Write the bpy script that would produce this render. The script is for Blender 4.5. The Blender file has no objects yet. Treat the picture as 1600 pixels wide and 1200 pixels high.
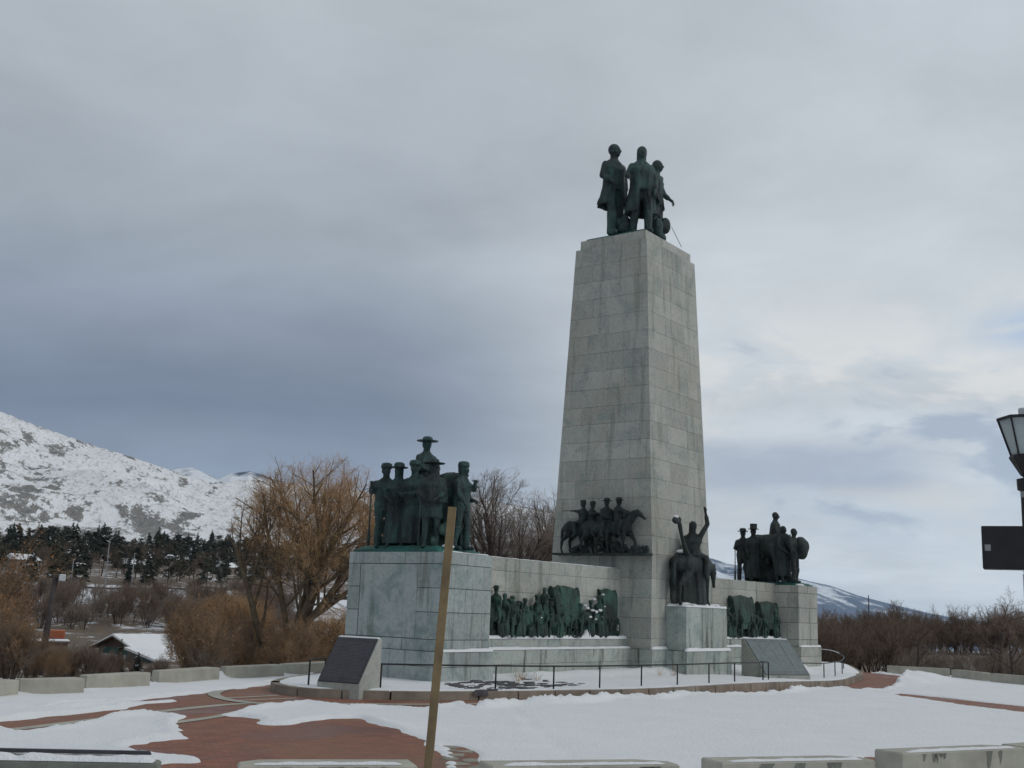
import bpy, math, random
import numpy as np
from mathutils import Vector, Matrix, noise as mnoise
random.seed(7); np.random.seed(7)
R = math.radians
S = bpy.context.scene
# ------------------------------------------------------------------ camera
CAM = np.array([-34.4307, -18.3228, 1.9008])
YAW, PIT, ROL, FPX = 0.6419, 0.1954, 0.0363, 1768.24
def cam_axes():
    fw = np.array([math.cos(PIT)*math.cos(YAW), math.cos(PIT)*math.sin(YAW), math.sin(PIT)])
    r = np.array([math.sin(YAW), -math.cos(YAW), 0.0]); up = np.cross(r, fw)
    c, s = math.cos(ROL), math.sin(ROL)
    return fw, c*r + s*up, -s*r + c*up
fw, rt, up = cam_axes()
cd = bpy.data.cameras.new('camera'); cam = bpy.data.objects.new('camera', cd)
S.collection.objects.link(cam); S.camera = cam
cd.sensor_fit = 'HORIZONTAL'; cd.sensor_width = 36; cd.lens = FPX/1600*36
cd.clip_start = 0.1; cd.clip_end = 60000
m = Matrix(((rt[0], up[0], -fw[0], CAM[0]), (rt[1], up[1], -fw[1], CAM[1]), (rt[2], up[2], -fw[2], CAM[2]), (0, 0, 0, 1)))
cam.matrix_world = m
# ------------------------------------------------------------------ light
SUN_EL, SUN_AZ = R(38), R(-62)          # direction towards the sun, math azimuth
sd = bpy.data.lights.new('sun', 'SUN'); sun = bpy.data.objects.new('sun', sd); S.collection.objects.link(sun)
sd.energy = 0.75; sd.angle = R(18); sd.color = (1.0, 0.95, 0.87)
tosun = Vector((math.cos(SUN_EL)*math.cos(SUN_AZ), math.cos(SUN_EL)*math.sin(SUN_AZ), math.sin(SUN_EL)))
sun.rotation_euler = tosun.to_track_quat('Z', 'Y').to_euler(); sun.location = (0, -40, 60)
S.view_settings.view_transform = 'Standard'; S.view_settings.look = 'None'
S.view_settings.exposure = 0.0; S.view_settings.gamma = 1.0; S.view_settings.use_curve_mapping = False
# ------------------------------------------------------------------ node helper
class NT:
    def __init__(s, tree): s.t = tree; s.n = tree.nodes; s.l = tree.links
    def node(s, typ, **kw):
        n = s.n.new(typ)
        for k, v in kw.items():
            if k == 'ins':
                for kk, vv in v.items():
                    if hasattr(vv, 'is_output') or isinstance(vv, bpy.types.NodeSocket): s.l.new(vv, n.inputs[kk])
                    else: n.inputs[kk].default_value = vv
            else: setattr(n, k, v)
        return n
    def math(s, op, a, b=0.0, c=0.0, clamp=False):
        n = s.n.new('ShaderNodeMath'); n.operation = op; n.use_clamp = clamp
        for i, v in enumerate((a, b, c)):
            if isinstance(v, bpy.types.NodeSocket): s.l.new(v, n.inputs[i])
            else: n.inputs[i].default_value = v
        return n.outputs[0]
    def mix(s, f, a, b, typ='MIX'):
        n = s.n.new('ShaderNodeMix'); n.data_type = 'RGBA'; n.blend_type = typ
        for i, v in ((0, f), (6, a), (7, b)):
            if isinstance(v, bpy.types.NodeSocket): s.l.new(v, n.inputs[i])
            else: n.inputs[i].default_value = v if i == 0 else (tuple(v)+(1,) if len(v) == 3 else v)
        return n.outputs[2]
    def noise(s, vec, scale, detail=4, rough=.55, dist=0.0):
        n = s.n.new('ShaderNodeTexNoise'); n.inputs['Scale'].default_value = scale; n.inputs['Detail'].default_value = detail
        n.inputs['Roughness'].default_value = rough; n.inputs['Distortion'].default_value = dist
        if vec is not None: s.l.new(vec, n.inputs['Vector'])
        return n.outputs['Fac']
    def mapping(s, vec, scale=(1, 1, 1), loc=(0, 0, 0), rot=(0, 0, 0)):
        n = s.n.new('ShaderNodeMapping'); s.l.new(vec, n.inputs[0])
        n.inputs['Scale'].default_value = scale; n.inputs['Location'].default_value = loc; n.inputs['Rotation'].default_value = rot
        return n.outputs[0]
    def ramp(s, f, stops, interp='LINEAR'):
        n = s.n.new('ShaderNodeValToRGB'); s.l.new(f, n.inputs[0]); n.color_ramp.interpolation = interp
        e = n.color_ramp.elements
        while len(e) < len(stops): e.new(0.5)
        for i, (p, c) in enumerate(stops):
            e[i].position = p; e[i].color = tuple(c)+(1,) if hasattr(c, '__len__') else (c, c, c, 1)
        return n.outputs[0]
    def smooth(s, v, a, b):
        n = s.n.new('ShaderNodeMapRange'); n.interpolation_type = 'SMOOTHSTEP'; s.l.new(v, n.inputs[0])
        n.inputs[1].default_value = a; n.inputs[2].default_value = b; n.inputs[3].default_value = 0; n.inputs[4].default_value = 1
        return n.outputs[0]
# ------------------------------------------------------------------ sky (world)
W = bpy.data.worlds.new('World'); S.world = W; W.use_nodes = True
t = NT(W.node_tree); t.n.clear()
out = t.node('ShaderNodeOutputWorld'); bgn = t.node('ShaderNodeBackground'); bgc = t.node('ShaderNodeBackground')
sky = t.node('ShaderNodeTexSky', sky_type='NISHITA'); sky.sun_disc = False
sky.sun_elevation = SUN_EL; sky.sun_rotation = math.pi/2 - SUN_AZ
t.l.new(sky.outputs[0], bgn.inputs[0]); bgn.inputs[1].default_value = 0.15
co = t.node('ShaderNodeTexCoord').outputs['Generated']
sp = t.node('ShaderNodeSeparateXYZ'); t.l.new(co, sp.inputs[0])
z = sp.outputs[2]
# azimuth measure: along the direction (sin, -cos) of the view's right hand
az = t.math('ADD', t.math('MULTIPLY', sp.outputs[0], math.sin(YAW)), t.math('MULTIPLY', sp.outputs[1], -math.cos(YAW)))
# cloud sheet coordinates: flattened towards the horizon
zz = t.math('ADD', t.math('MAXIMUM', z, 0.0), 0.18)
cx = t.math('DIVIDE', sp.outputs[0], zz); cy = t.math('DIVIDE', sp.outputs[1], zz)
cb = t.node('ShaderNodeCombineXYZ'); t.l.new(cx, cb.inputs[0]); t.l.new(cy, cb.inputs[1]); t.l.new(z, cb.inputs[2])
pv = t.mapping(cb.outputs[0], rot=(0, 0, -YAW))
n1 = t.noise(pv, 0.42, 5, .5, .3); n2 = t.noise(t.mapping(pv, scale=(1.0, .6, 1)), 1.5, 6, .55, .5); n3 = t.noise(pv, 3.4, 6, .6, .6)
zw = t.math('ADD', z, t.math('MULTIPLY', t.math('SUBTRACT', n1, .5), .16))
grad = t.ramp(zw, [(0.0, (.37, .44, .52)), (.085, (.33, .39, .47)), (.118, (.255, .30, .38)), (.155, (.165, .20, .272)), (.21, (.235, .272, .34)), (.30, (.335, .375, .42)), (.55, (.42, .455, .48)), (1.0, (.50, .53, .55))])
gradr = t.ramp(zw, [(0.0, (.60, .665, .72)), (.04, (.70, .745, .765)), (.10, (.63, .675, .70)), (.19, (.61, .65, .67)), (.34, (.50, .54, .57)), (.6, (.43, .475, .52)), (1.0, (.50, .53, .56))])
rightness = t.smooth(t.math('ADD', az, t.math('MULTIPLY', t.math('SUBTRACT', n1, .5), .25)), -.16, .24)
c = t.mix(rightness, grad, gradr)
var = t.math('ADD', t.math('MULTIPLY', t.math('SUBTRACT', n2, .5), .74), t.math('MULTIPLY', t.math('SUBTRACT', n3, .5), .26))
vm = t.node('ShaderNodeVectorMath', operation='SCALE'); t.l.new(c, vm.inputs[0]); t.l.new(t.math('ADD', 1.0, var), vm.inputs['Scale'])
c = vm.outputs[0]
# bright ragged cloud rolls low on the right
rolls = t.noise(t.mapping(co, scale=(1, 1, 2.6), rot=(0, 0, -YAW)), 6.2, 7, .60, .5)
band = t.math('MULTIPLY', t.smooth(az, .05, .22), t.math('MULTIPLY', t.smooth(z, .05, .10), t.math('SUBTRACT', 1.0, t.smooth(z, .19, .30))))
c = t.mix(t.math('MULTIPLY', t.smooth(rolls, .47, .60), t.math('MULTIPLY', band, .9)), c, (.74, .735, .70))
c = t.mix(t.math('MULTIPLY', t.math('SUBTRACT', 1.0, t.smooth(rolls, .34, .46)), t.math('MULTIPLY', band, .7)), c, (.31, .37, .48))
bank = t.math('MULTIPLY', t.math('MULTIPLY', t.smooth(az, .10, .20), t.math('SUBTRACT', 1.0, t.smooth(az, .31, .38))), t.math('MULTIPLY', t.smooth(z, .095, .118), t.math('SUBTRACT', 1.0, t.smooth(z, .138, .158))))
c = t.mix(t.math('MULTIPLY', t.math('MULTIPLY', bank, .8), t.smooth(rolls, .30, .56)), c, (.37, .42, .51))
# a small hole of blue sky low on the right
tear = t.noise(t.mapping(co, scale=(1, 1, 5), rot=(0, 0, -YAW)), 7.0, 5, .55, .5)
hole = t.math('MULTIPLY', t.math('MULTIPLY', t.smooth(az, .36, .44), t.math('SUBTRACT', 1.0, t.smooth(az, .50, .60))),
              t.math('MULTIPLY', t.smooth(z, .212, .230), t.math('SUBTRACT', 1.0, t.smooth(z, .238, .262))))
hole = t.math('MULTIPLY', hole, t.smooth(tear, .26, .46), clamp=True)
c = t.mix(t.math('MULTIPLY', hole, .55), c, (.27, .40, .66))
t.l.new(c, bgc.inputs[0]); bgc.inputs[1].default_value = 1.10
ms = t.node('ShaderNodeMixShader'); t.l.new(t.math('MULTIPLY', hole, .45, clamp=True), ms.inputs[0]); t.l.new(bgc.outputs[0], ms.inputs[1]); t.l.new(bgn.outputs[0], ms.inputs[2])
t.l.new(ms.outputs[0], out.inputs[0])
# ------------------------------------------------------------------ materials
def new_mat(name):
    m = bpy.data.materials.new(name); m.use_nodes = True; t = NT(m.node_tree); t.n.clear()
    o = t.node('ShaderNodeOutputMaterial'); b = t.node('ShaderNodeBsdfPrincipled'); t.l.new(b.outputs[0], o.inputs[0])
    geo = t.node('ShaderNodeNewGeometry')
    return m, t, b, geo
def bump(t, b, h, dist=.02, strength=.6):
    n = t.node('ShaderNodeBump'); t.l.new(h, n.inputs['Height']); n.inputs['Distance'].default_value = dist; n.inputs['Strength'].default_value = strength
    t.l.new(n.outputs[0], b.inputs['Normal'])
def simple(name, col, rough=.7, metal=0.0, var=.25, scale=6.0, bmp=.0):
    m, t, b, g = new_mat(name)
    n = t.noise(g.outputs['Position'], scale, 5, .6)
    lo = tuple(max(0, v*(1-var)) for v in col); hi = tuple(min(1, v*(1+var)) for v in col)
    t.l.new(t.ramp(n, [(.3, lo), (.7, hi)]), b.inputs['Base Color'])
    b.inputs['Roughness'].default_value = rough; b.inputs['Metallic'].default_value = metal
    if bmp: bump(t, b, t.noise(g.outputs['Position'], scale*4, 4), bmp, .6)
    return m
def granite(name, base=(.30, .315, .295), green=.5, streak=.5, tan=.3):
    m, t, b, g = new_mat(name); P = g.outputs['Position']
    oi = t.node('ShaderNodeObjectInfo').outputs['Random']
    k = t.ramp(oi, [(0, .84), (.35, .96), (.7, 1.03), (1, 1.12)])
    col = t.mix(1.0, base, k, 'MULTIPLY')
    grain = t.noise(P, 11, 5, .75)
    big = t.noise(P, .35, 5, .6, .4); mid = t.noise(P, 1.5, 6, .62, .6); fine = t.noise(P, 30, 4, .7)
    col = t.mix(t.math('MULTIPLY', t.smooth(big, .45, .68), tan), col, (.33, .30, .235))
    col = t.mix(t.math('MULTIPLY', t.smooth(mid, .46, .70), green), col, (.15, .225, .21))
    sv = t.mapping(P, scale=(1, 1, .10)); st = t.noise(sv, 3.2, 5, .62, .25)
    col = t.mix(t.math('MULTIPLY', t.smooth(st, .53, .66), streak), col, (.105, .125, .098))
    st2 = t.noise(t.mapping(P, scale=(1, 1, .08), loc=(4, 9, 2)), 4.6, 4, .6)
    col = t.mix(t.math('MULTIPLY', t.smooth(st2, .60, .70), streak*.55), col, (.43, .44, .41))
    col = t.mix(t.math('MULTIPLY', t.math('SUBTRACT', fine, .5), 1.1, clamp=True), col, (.13, .14, .14))
    col = t.mix(t.math('MULTIPLY', t.smooth(grain, .50, .66), .38), col, (.16, .175, .17)); col = t.mix(t.math('MULTIPLY', t.math('SUBTRACT', 1.0, t.smooth(grain, .36, .46)), .3), col, (.48, .49, .46))
    t.l.new(col, b.inputs['Base Color']); b.inputs['Roughness'].default_value = .8
    bump(t, b, t.math('ADD', fine, t.math('MULTIPLY', mid, 1.5)), .012, .6)
    return m
M = {}
M['stone_pylon'] = granite('granite_pylon', (.405, .40, .36), .45, .36, .5)
M['stone_ped'] = granite('granite_pedestal', (.36, .40, .39), .75, .6, .2)
M['stone_wing'] = granite('granite_wing', (.42, .42, .38), .35, .5, .4)
M['stone_base'] = granite('granite_base', (.38, .42, .385), .55, 1.0, .2)
M['mortar'] = simple('dark_mossy_joint', (.055, .065, .055), .95)
M['snowstone'] = None
def bronze(name, dark=(.030, .036, .036), patina=(.035, .125, .105), amt=.5):
    m, t, b, g = new_mat(name); P = g.outputs['Position']
    n = t.noise(P, 1.6, 6, .62, .5); n2 = t.noise(t.mapping(P, scale=(1, 1, .22)), 8, 5, .65)
    f = t.math('MULTIPLY', t.smooth(t.math('ADD', t.math('MULTIPLY', n, .6), t.math('MULTIPLY', n2, .4)), .40, .66), amt)
    col = t.mix(f, dark, patina)
    t.l.new(col, b.inputs['Base Color']); t.l.new(t.math('ADD', .36, t.math('MULTIPLY', n2, .35)), b.inputs['Roughness']); b.inputs['Metallic'].default_value = .35
    bump(t, b, t.math('ADD', t.math('MULTIPLY', n2, 2.2), t.noise(P, 20, 4)), .07, .9)
    return m
M['bronze'] = bronze('weathered_bronze', (.027, .036, .038), (.062, .15, .135), .68)
M['bronze_dark'] = bronze('dark_bronze', (.023, .026, .027), (.055, .085, .08), .62)
M['bronze_frieze'] = bronze('frieze_bronze', (.028, .042, .038), (.070, .165, .125), .8)
M['patina'] = bronze('green_patina_base', (.030, .095, .085), (.035, .20, .165), .9)
def snow_mat(name, dirt=0.0):
    m, t, b, g = new_mat(name); P = g.outputs['Position']
    n = t.noise(P, .8, 5, .6); n2 = t.noise(P, 9, 5, .7)
    col = t.ramp(n, [(.3, (.77, .785, .81)), (.7, (.83, .84, .85))])
    spk = t.noise(P, 26, 4, .8); col = t.mix(t.math('MULTIPLY', t.smooth(spk, .66, .74), .35), col, (.42, .40, .38))
    if dirt: col = t.mix(t.math('MULTIPLY', t.smooth(n2, .62, .75), dirt), col, (.45, .42, .38))
    t.l.new(col, b.inputs['Base Color']); b.inputs['Roughness'].default_value = .75
    bump(t, b, t.math('ADD', t.math('MULTIPLY', n2, 1.6), t.noise(P, 40, 3)), .04, .65)
    return m
M['snow'] = snow_mat('snow'); M['snow_dirty'] = snow_mat('trodden_snow', .5)
# red brick paving
def brick_mat():
    m, t, b, g = new_mat('red_brick_paving'); P = g.outputs['Position']
    br = t.node('ShaderNodeTexBrick'); t.l.new(t.mapping(P, rot=(0, 0, .62)), br.inputs['Vector'])
    br.inputs['Scale'].default_value = 1.0; br.inputs['Brick Width'].default_value = .21; br.inputs['Row Height'].default_value = .105
    br.inputs['Mortar Size'].default_value = .006; br.inputs['Color1'].default_value = (.31, .115, .066, 1); br.inputs['Color2'].default_value = (.20, .078, .048, 1)
    br.inputs['Mortar'].default_value = (.11, .075, .055, 1)
    wet = t.noise(P, .55, 5, .6, .5); w = t.smooth(wet, .50, .66)
    patchy = t.noise(P, 2.4, 5, .65); col = t.mix(t.math('MULTIPLY', t.smooth(patchy, .50, .66), .45), br.outputs['Color'], (.12, .05, .035)); col = t.mix(t.math('MULTIPLY', w, .75), col, (.12, .026, .018))
    dry = t.noise(t.mapping(P, loc=(7, 3, 0)), .3, 4)
    col = t.mix(t.math('MULTIPLY', t.smooth(dry, .42, .62), .5), col, (.215, .118, .070))
    fine = t.noise(P, 22, 3, .7)
    col = t.mix(t.math('MULTIPLY', t.math('SUBTRACT', fine, .45), .8, clamp=True), col, (.07, .05, .04))
    t.l.new(col, b.inputs['Base Color'])
    t.l.new(t.math('SUBTRACT', .8, t.math('MULTIPLY', w, .35)), b.inputs['Roughness'])
    bump(t, b, br.outputs['Fac'], -.004, .6)
    return m
M['brick'] = brick_mat()
M['concrete'] = simple('pale_concrete', (.36, .35, .30), .85, 0, .16, 3, .004)
M['barrier'] = simple('weathered_concrete', (.37, .355, .30), .85, 0, .18, 2.2, .004)
M['barrier_dark'] = simple('damp_concrete', (.16, .165, .14), .85, 0, .3, 3.5, .004)
M['kerb'] = simple('stained_kerb_stone', (.245, .205, .165), .85, 0, .38, 1.6, .004)
M['flag'] = simple('flagstone', (.26, .25, .20), .85, 0, .3, 3, .004)
M['iron'] = simple('black_iron', (.016, .014, .015), .5, .3)
M['rock'] = simple('dark_rock', (.085, .08, .085), .85, 0, .4, 4, .01)
M['wood_post'] = simple('tan_painted_post', (.185, .130, .065), .8, 0, .3, 4, .004)
M['pole'] = simple('brown_pole', (.055, .045, .042), .85, 0, .3, 3)
M['plaque_dark'] = simple('dark_bronze_tablet', (.045, .043, .052), .5, .3, .25, 5)
M['plaque_green'] = simple('green_bronze_tablet', (.115, .14, .145), .5, .1, .2, 5)
M['plaque_line'] = simple('tablet_lettering', (.24, .28, .28), .6, 0, .1, 5)
M['plaque_text'] = simple('tablet_raised_text', (.10, .10, .115), .5, .2, .1, 5)
M['twig_orange'] = simple('willow_twigs', (.46, .285, .145), .85, 0, .3, .6)
M['twig_bush'] = simple('bush_twigs', (.25, .165, .10), .85, 0, .35, .5)
M['bark'] = simple('bark', (.13, .095, .06), .95, 0, .4, 3, .01)
M['bark_dark'] = simple('dark_bark', (.075, .056, .048), .95, 0, .4, 3, .01)
M['twig_brown'] = simple('brown_twigs', (.185, .13, .095), .9, 0, .3, .4)
M['twig_grey'] = simple('grey_twigs', (.25, .20, .165), .9, 0, .3, .4)
M['leaf_orange'] = simple('dry_orange_leaves', (.30, .158, .068), .9, 0, .4, 1.2)
M['white_metal'] = simple('pale_metal', (.55, .56, .56), .5, .3, .1)
M['grey_metal'] = simple('grey_metal', (.25, .25, .25), .5, .3, .1)
M['teal'] = simple('teal_siding', (.045, .115, .105), .7, 0, .2, 2)
M['brown_trim'] = simple('brown_trim', (.13, .09, .07), .8)
M['dark_gap'] = simple('dark_louver', (.03, .03, .03), .9)
M['orange'] = simple('orange_paint', (.36, .11, .045), .6, 0, .1)
M['redp'] = simple('dark_red_paint', (.22, .03, .02), .6, 0, .1)
M['asphalt'] = simple('asphalt', (.06, .06, .065), .9)
def glass():
    m, t, b, g = new_mat('frosted_lantern_glass')
    b.inputs['Base Color'].default_value = (.62, .68, .68, 1); b.inputs['Roughness'].default_value = .35
    b.inputs['Transmission Weight'].default_value = .55; b.inputs['IOR'].default_value = 1.15
    return m
M['glass'] = glass()
def hills_mat(name, blue=0.0):
    m, t, b, g = new_mat(name); P = g.outputs['Position']
    nsep = t.node('ShaderNodeSeparateXYZ'); t.l.new(g.outputs['Normal'], nsep.inputs[0])
    att = t.node('ShaderNodeAttribute', attribute_name='brush').outputs['Fac']
    Pr = t.mapping(P, rot=(0, 0, -R(56))); Pd = t.mapping(Pr, scale=(.34, 1, 1)); a = t.noise(Pd, .030, 6, .62, .5); b2 = t.noise(Pd, .085, 6, .72, .4); c2 = t.noise(Pd, .30, 4, .75)
    s = t.math('ADD', t.math('MULTIPLY', a, .44), t.math('ADD', t.math('MULTIPLY', b2, .40), t.math('MULTIPLY', c2, .16)))
    s = t.math('ADD', s, t.math('MULTIPLY', att, .16))
    f = t.smooth(s, .494, .53)
    f2 = t.math('MULTIPLY', t.smooth(t.math('ADD', t.math('MULTIPLY', c2, .7), t.math('MULTIPLY', b2, .35)), .50, .64), .45)
    brush = t.ramp(c2, [(.38, (.035, .035, .035)), (.66, (.20, .18, .155))])
    col = t.mix(t.math('MAXIMUM', t.math('MULTIPLY', f, .88), f2), (.80, .81, .83), brush)
    t.l.new(col, b.inputs['Base Color']); b.inputs['Roughness'].default_value = .9
    bump(t, b, b2, 6, .5)
    return m
M['hills'] = hills_mat('snowy_brush_hillside')
def far_mat():
    m, t, b, g = new_mat('snowy_far_rock'); P = g.outputs['Position']
    a = t.noise(P, .0011, 6, .62, .8); c2 = t.noise(P, .006, 5, .7)
    s = t.math('ADD', t.math('MULTIPLY', a, .6), t.math('MULTIPLY', c2, .4))
    sp = t.node('ShaderNodeSeparateXYZ'); t.l.new(P, sp.inputs[0])
    s = t.math('ADD', s, t.math('MULTIPLY', t.math('DIVIDE', sp.outputs[2], 700.0), .12))
    col = t.mix(t.smooth(s, .535, .625), (.03, .05, .09), (.80, .82, .85))
    t.l.new(col, b.inputs['Base Color']); b.inputs['Roughness'].default_value = .95
    return m
M['far'] = far_mat()
def ground_mat():
    m, t, b, g = new_mat('snow_ground_with_scrub'); P = g.outputs['Position']
    a = t.noise(P, .05, 6, .7, .5); b2 = t.noise(P, .5, 6, .75)
    att = t.node('ShaderNodeAttribute', attribute_name='brush').outputs['Fac']
    s = t.math('ADD', t.math('ADD', t.math('MULTIPLY', a, .5), t.math('MULTIPLY', b2, .5)), t.math('MULTIPLY', att, .25))
    brown = t.ramp(b2, [(.35, (.075, .058, .045)), (.65, (.16, .115, .075))])
    col = t.mix(t.smooth(s, .55, .64), (.72, .73, .76), brown)
    t.l.new(col, b.inputs['Base Color']); b.inputs['Roughness'].default_value = .95
    bump(t, b, b2, .15, .5)
    return m
M['ground'] = ground_mat()
def conifer_mat():
    m, t, b, g = new_mat('dark_conifer_needles'); P = g.outputs['Position']
    n = t.noise(P, .8, 4, .7)
    oi = t.node('ShaderNodeObjectInfo').outputs['Random']
    col = t.mix(oi, (.024, .034, .026), (.06, .06, .04))
    col = t.mix(t.smooth(n, .60, .66), col, (.10, .085, .06))
    t.l.new(col, b.inputs['Base Color']); b.inputs['Roughness'].default_value = .95
    return m
M['conifer'] = conifer_mat()
# ------------------------------------------------------------------ mesh helpers
COL = S.collection
def fastmesh(name, V, F4=None, F3=None):
    me = bpy.data.meshes.new(name); V = np.asarray(V, dtype=np.float32).reshape(-1, 3)
    parts = []; tot = []
    if F3 is not None and len(F3): F3 = np.asarray(F3, np.int32); parts.append(F3.ravel()); tot.append(np.full(len(F3), 3, np.int32))
    if F4 is not None and len(F4): F4 = np.asarray(F4, np.int32); parts.append(F4.ravel()); tot.append(np.full(len(F4), 4, np.int32))
    L = np.concatenate(parts); T = np.concatenate(tot); st = np.concatenate([[0], np.cumsum(T)[:-1]]).astype(np.int32)
    me.vertices.add(len(V)); me.vertices.foreach_set('co', V.ravel())
    me.loops.add(len(L)); me.loops.foreach_set('vertex_index', L)
    me.polygons.add(len(T)); me.polygons.foreach_set('loop_start', st); me.polygons.foreach_set('loop_total', T)
    me.update(calc_edges=True); me.validate()
    return me
def link(name, me, mat=None, parent=None, loc=None, rz=None, smooth=False):
    o = bpy.data.objects.new(name, me); COL.objects.link(o)
    if me is not None and mat is not None and not len(me.materials): me.materials.append(mat)
    if parent is not None: o.parent = parent
    if loc is not None: o.location = loc
    if rz is not None: o.rotation_euler = (0, 0, rz)
    if smooth and me is not None: me.polygons.foreach_set('use_smooth', [True]*len(me.polygons))
    return o
def tag(o, label=None, cat=None, group=None, kind=None):
    if label: o['label'] = label
    if cat: o['category'] = cat
    if group: o['group'] = group
    if kind: o['kind'] = kind
    return o
def thing(name, loc=(0, 0, 0), rz=0, label=None, cat=None, group=None):
    o = bpy.data.objects.new(name, None); COL.objects.link(o); o.location = loc; o.rotation_euler = (0, 0, rz); o.empty_display_size = .3
    return tag(o, label, cat, group)
def copy_tree(o, parent=None):
    c = o.copy(); COL.objects.link(c)
    if parent is not None: c.parent = parent
    for ch in list(o.children): copy_tree(ch, c)
    return c
class MB:
    def __init__(s): s.v = []; s.f = []
    def add(s, vs, fs):
        n = len(s.v); s.v += [tuple(v) for v in vs]; s.f += [tuple(i+n for i in f) for f in fs]; return s
    def hexa(s, p):   # 8 points: bottom 4 ccw, top 4 ccw
        return s.add(p, [(3, 2, 1, 0), (4, 5, 6, 7), (0, 1, 5, 4), (1, 2, 6, 5), (2, 3, 7, 6), (3, 0, 4, 7)])
    def box(s, x0, x1, y0, y1, z0, z1):
        return s.hexa([(x0, y0, z0), (x1, y0, z0), (x1, y1, z0), (x0, y1, z0), (x0, y0, z1), (x1, y0, z1), (x1, y1, z1), (x0, y1, z1)])
    def prism(s, pts, z0, z1):
        n = len(pts); vs = [(x, y, z0) for x, y in pts]+[(x, y, z1) for x, y in pts]
        return s.add(vs, [tuple(range(n-1, -1, -1)), tuple(range(n, 2*n))]+[(i, (i+1) % n, n+(i+1) % n, n+i) for i in range(n)])
    def tube(s, pts, rads, n=8, cap=True):
        pts = [np.array(p, float) for p in pts]
        if not hasattr(rads, '__len__'): rads = [rads]*len(pts)
        base = len(s.v); prev = None
        for i, p in enumerate(pts):
            d = pts[min(i+1, len(pts)-1)]-pts[max(i-1, 0)]; d = d/(np.linalg.norm(d)+1e-9)
            a = np.cross(d, [0, 0, 1.]) if prev is None else prev-d*np.dot(prev, d)
            if np.linalg.norm(a) < 1e-3: a = np.cross(d, [1., 0, 0])
            a = a/np.linalg.norm(a); prev = a; b = np.cross(d, a)
            for k in range(n):
                an = 2*math.pi*k/n; s.v.append(tuple(p+rads[i]*(math.cos(an)*a+math.sin(an)*b)))
        for i in range(len(pts)-1):
            for k in range(n):
                k2 = (k+1) % n
                s.f.append((base+i*n+k, base+(i+1)*n+k, base+(i+1)*n+k2, base+i*n+k2))
        if cap:
            s.f.append(tuple(base+k for k in range(n))); e = base+(len(pts)-1)*n; s.f.append(tuple(e+k for k in range(n-1, -1, -1)))
        return s
    def lathe(s, prof, c=(0, 0, 0), n=16, sx=1, sy=1):
        base = len(s.v)
        for r, z in prof:
            for k in range(n):
                an = 2*math.pi*k/n; s.v.append((c[0]+r*math.cos(an)*sx, c[1]+r*math.sin(an)*sy, c[2]+z))
        for i in range(len(prof)-1):
            for k in range(n):
                k2 = (k+1) % n; s.f.append((base+i*n+k, base+i*n+k2, base+(i+1)*n+k2, base+(i+1)*n+k))
        s.f.append(tuple(base+k for k in range(n-1, -1, -1))); e = base+(len(prof)-1)*n; s.f.append(tuple(e+k for k in range(n)))
        return s
    def mesh(s, name):
        me = bpy.data.meshes.new(name); me.from_pydata(s.v, [], s.f); me.update(); return me
    def build(s, name, mat, parent=None, loc=None, rz=None, smooth=False):
        return link(name, s.mesh(name), mat, parent, loc, rz, smooth)
def bevel(o, w=.015, seg=1):
    md = o.modifiers.new('bevel', 'BEVEL'); md.width = w; md.segments = seg; md.limit_method = 'ANGLE'; return o

def sstep(a, b, x):
    t = np.clip((x-a)/(b-a), 0, 1); return t*t*(3-2*t)
def pz(x, y):   # paving level falls gently to the right
    return -0.15-0.30*sstep(-8, 10, x)
def planter_z(x, y):
    return 0.0-0.28*sstep(-4, 9, x)*sstep(0.5, -1.2, y)
def vnoise(x, y, s, seed=0):     # cheap value noise, vectorised
    x = np.asarray(x, float)*s+seed*17.3; y = np.asarray(y, float)*s+seed*9.1
    xi = np.floor(x).astype(np.int64); yi = np.floor(y).astype(np.int64); fx = x-xi; fy = y-yi
    fx = fx*fx*(3-2*fx); fy = fy*fy*(3-2*fy)
    def h(a, b):
        n = (a*374761393+b*668265263+seed*1442695041) & 0xffffffff; n = ((n ^ (n >> 13))*1274126177) & 0xffffffff
        return ((n ^ (n >> 16)) & 0xffff)/65535.0
    return (h(xi, yi)*(1-fx)+h(xi+1, yi)*fx)*(1-fy)+(h(xi, yi+1)*(1-fx)+h(xi+1, yi+1)*fx)*fy
def fbm(x, y, s, o=4, seed=0, g=.5):
    r = 0; a = 1; t = 0
    for i in range(o): r = r+a*vnoise(x, y, s*2**i, seed+i*7); t += a; a *= g
    return r/t
def inpoly(x, y, poly):
    ins = np.zeros(x.shape, bool); n = len(poly)
    for i in range(n):
        x0, y0 = poly[i]; x1, y1 = poly[(i+1) % n]
        if y0 == y1: continue
        c = ((y0 > y) != (y1 > y)) & (x < (x1-x0)*(y-y0)/(y1-y0)+x0); ins ^= c
    return ins
def catmull(P, n=8, closed=False):
    P = [np.array(p, float) for p in P]; out = []
    N = len(P)
    for i in range(N if closed else N-1):
        g = (lambda k: P[k % N]) if closed else (lambda k: P[min(max(k, 0), N-1)])
        p0, p1, p2, p3 = g(i-1), g(i), g(i+1), g(i+2)
        for k in range(n):
            t = k/n
            out.append(.5*((2*p1)+(-p0+p2)*t+(2*p0-5*p1+4*p2-p3)*t*t+(-p0+3*p1-3*p2+p3)*t**3))
    if not closed: out.append(P[-1])
    return out
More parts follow.
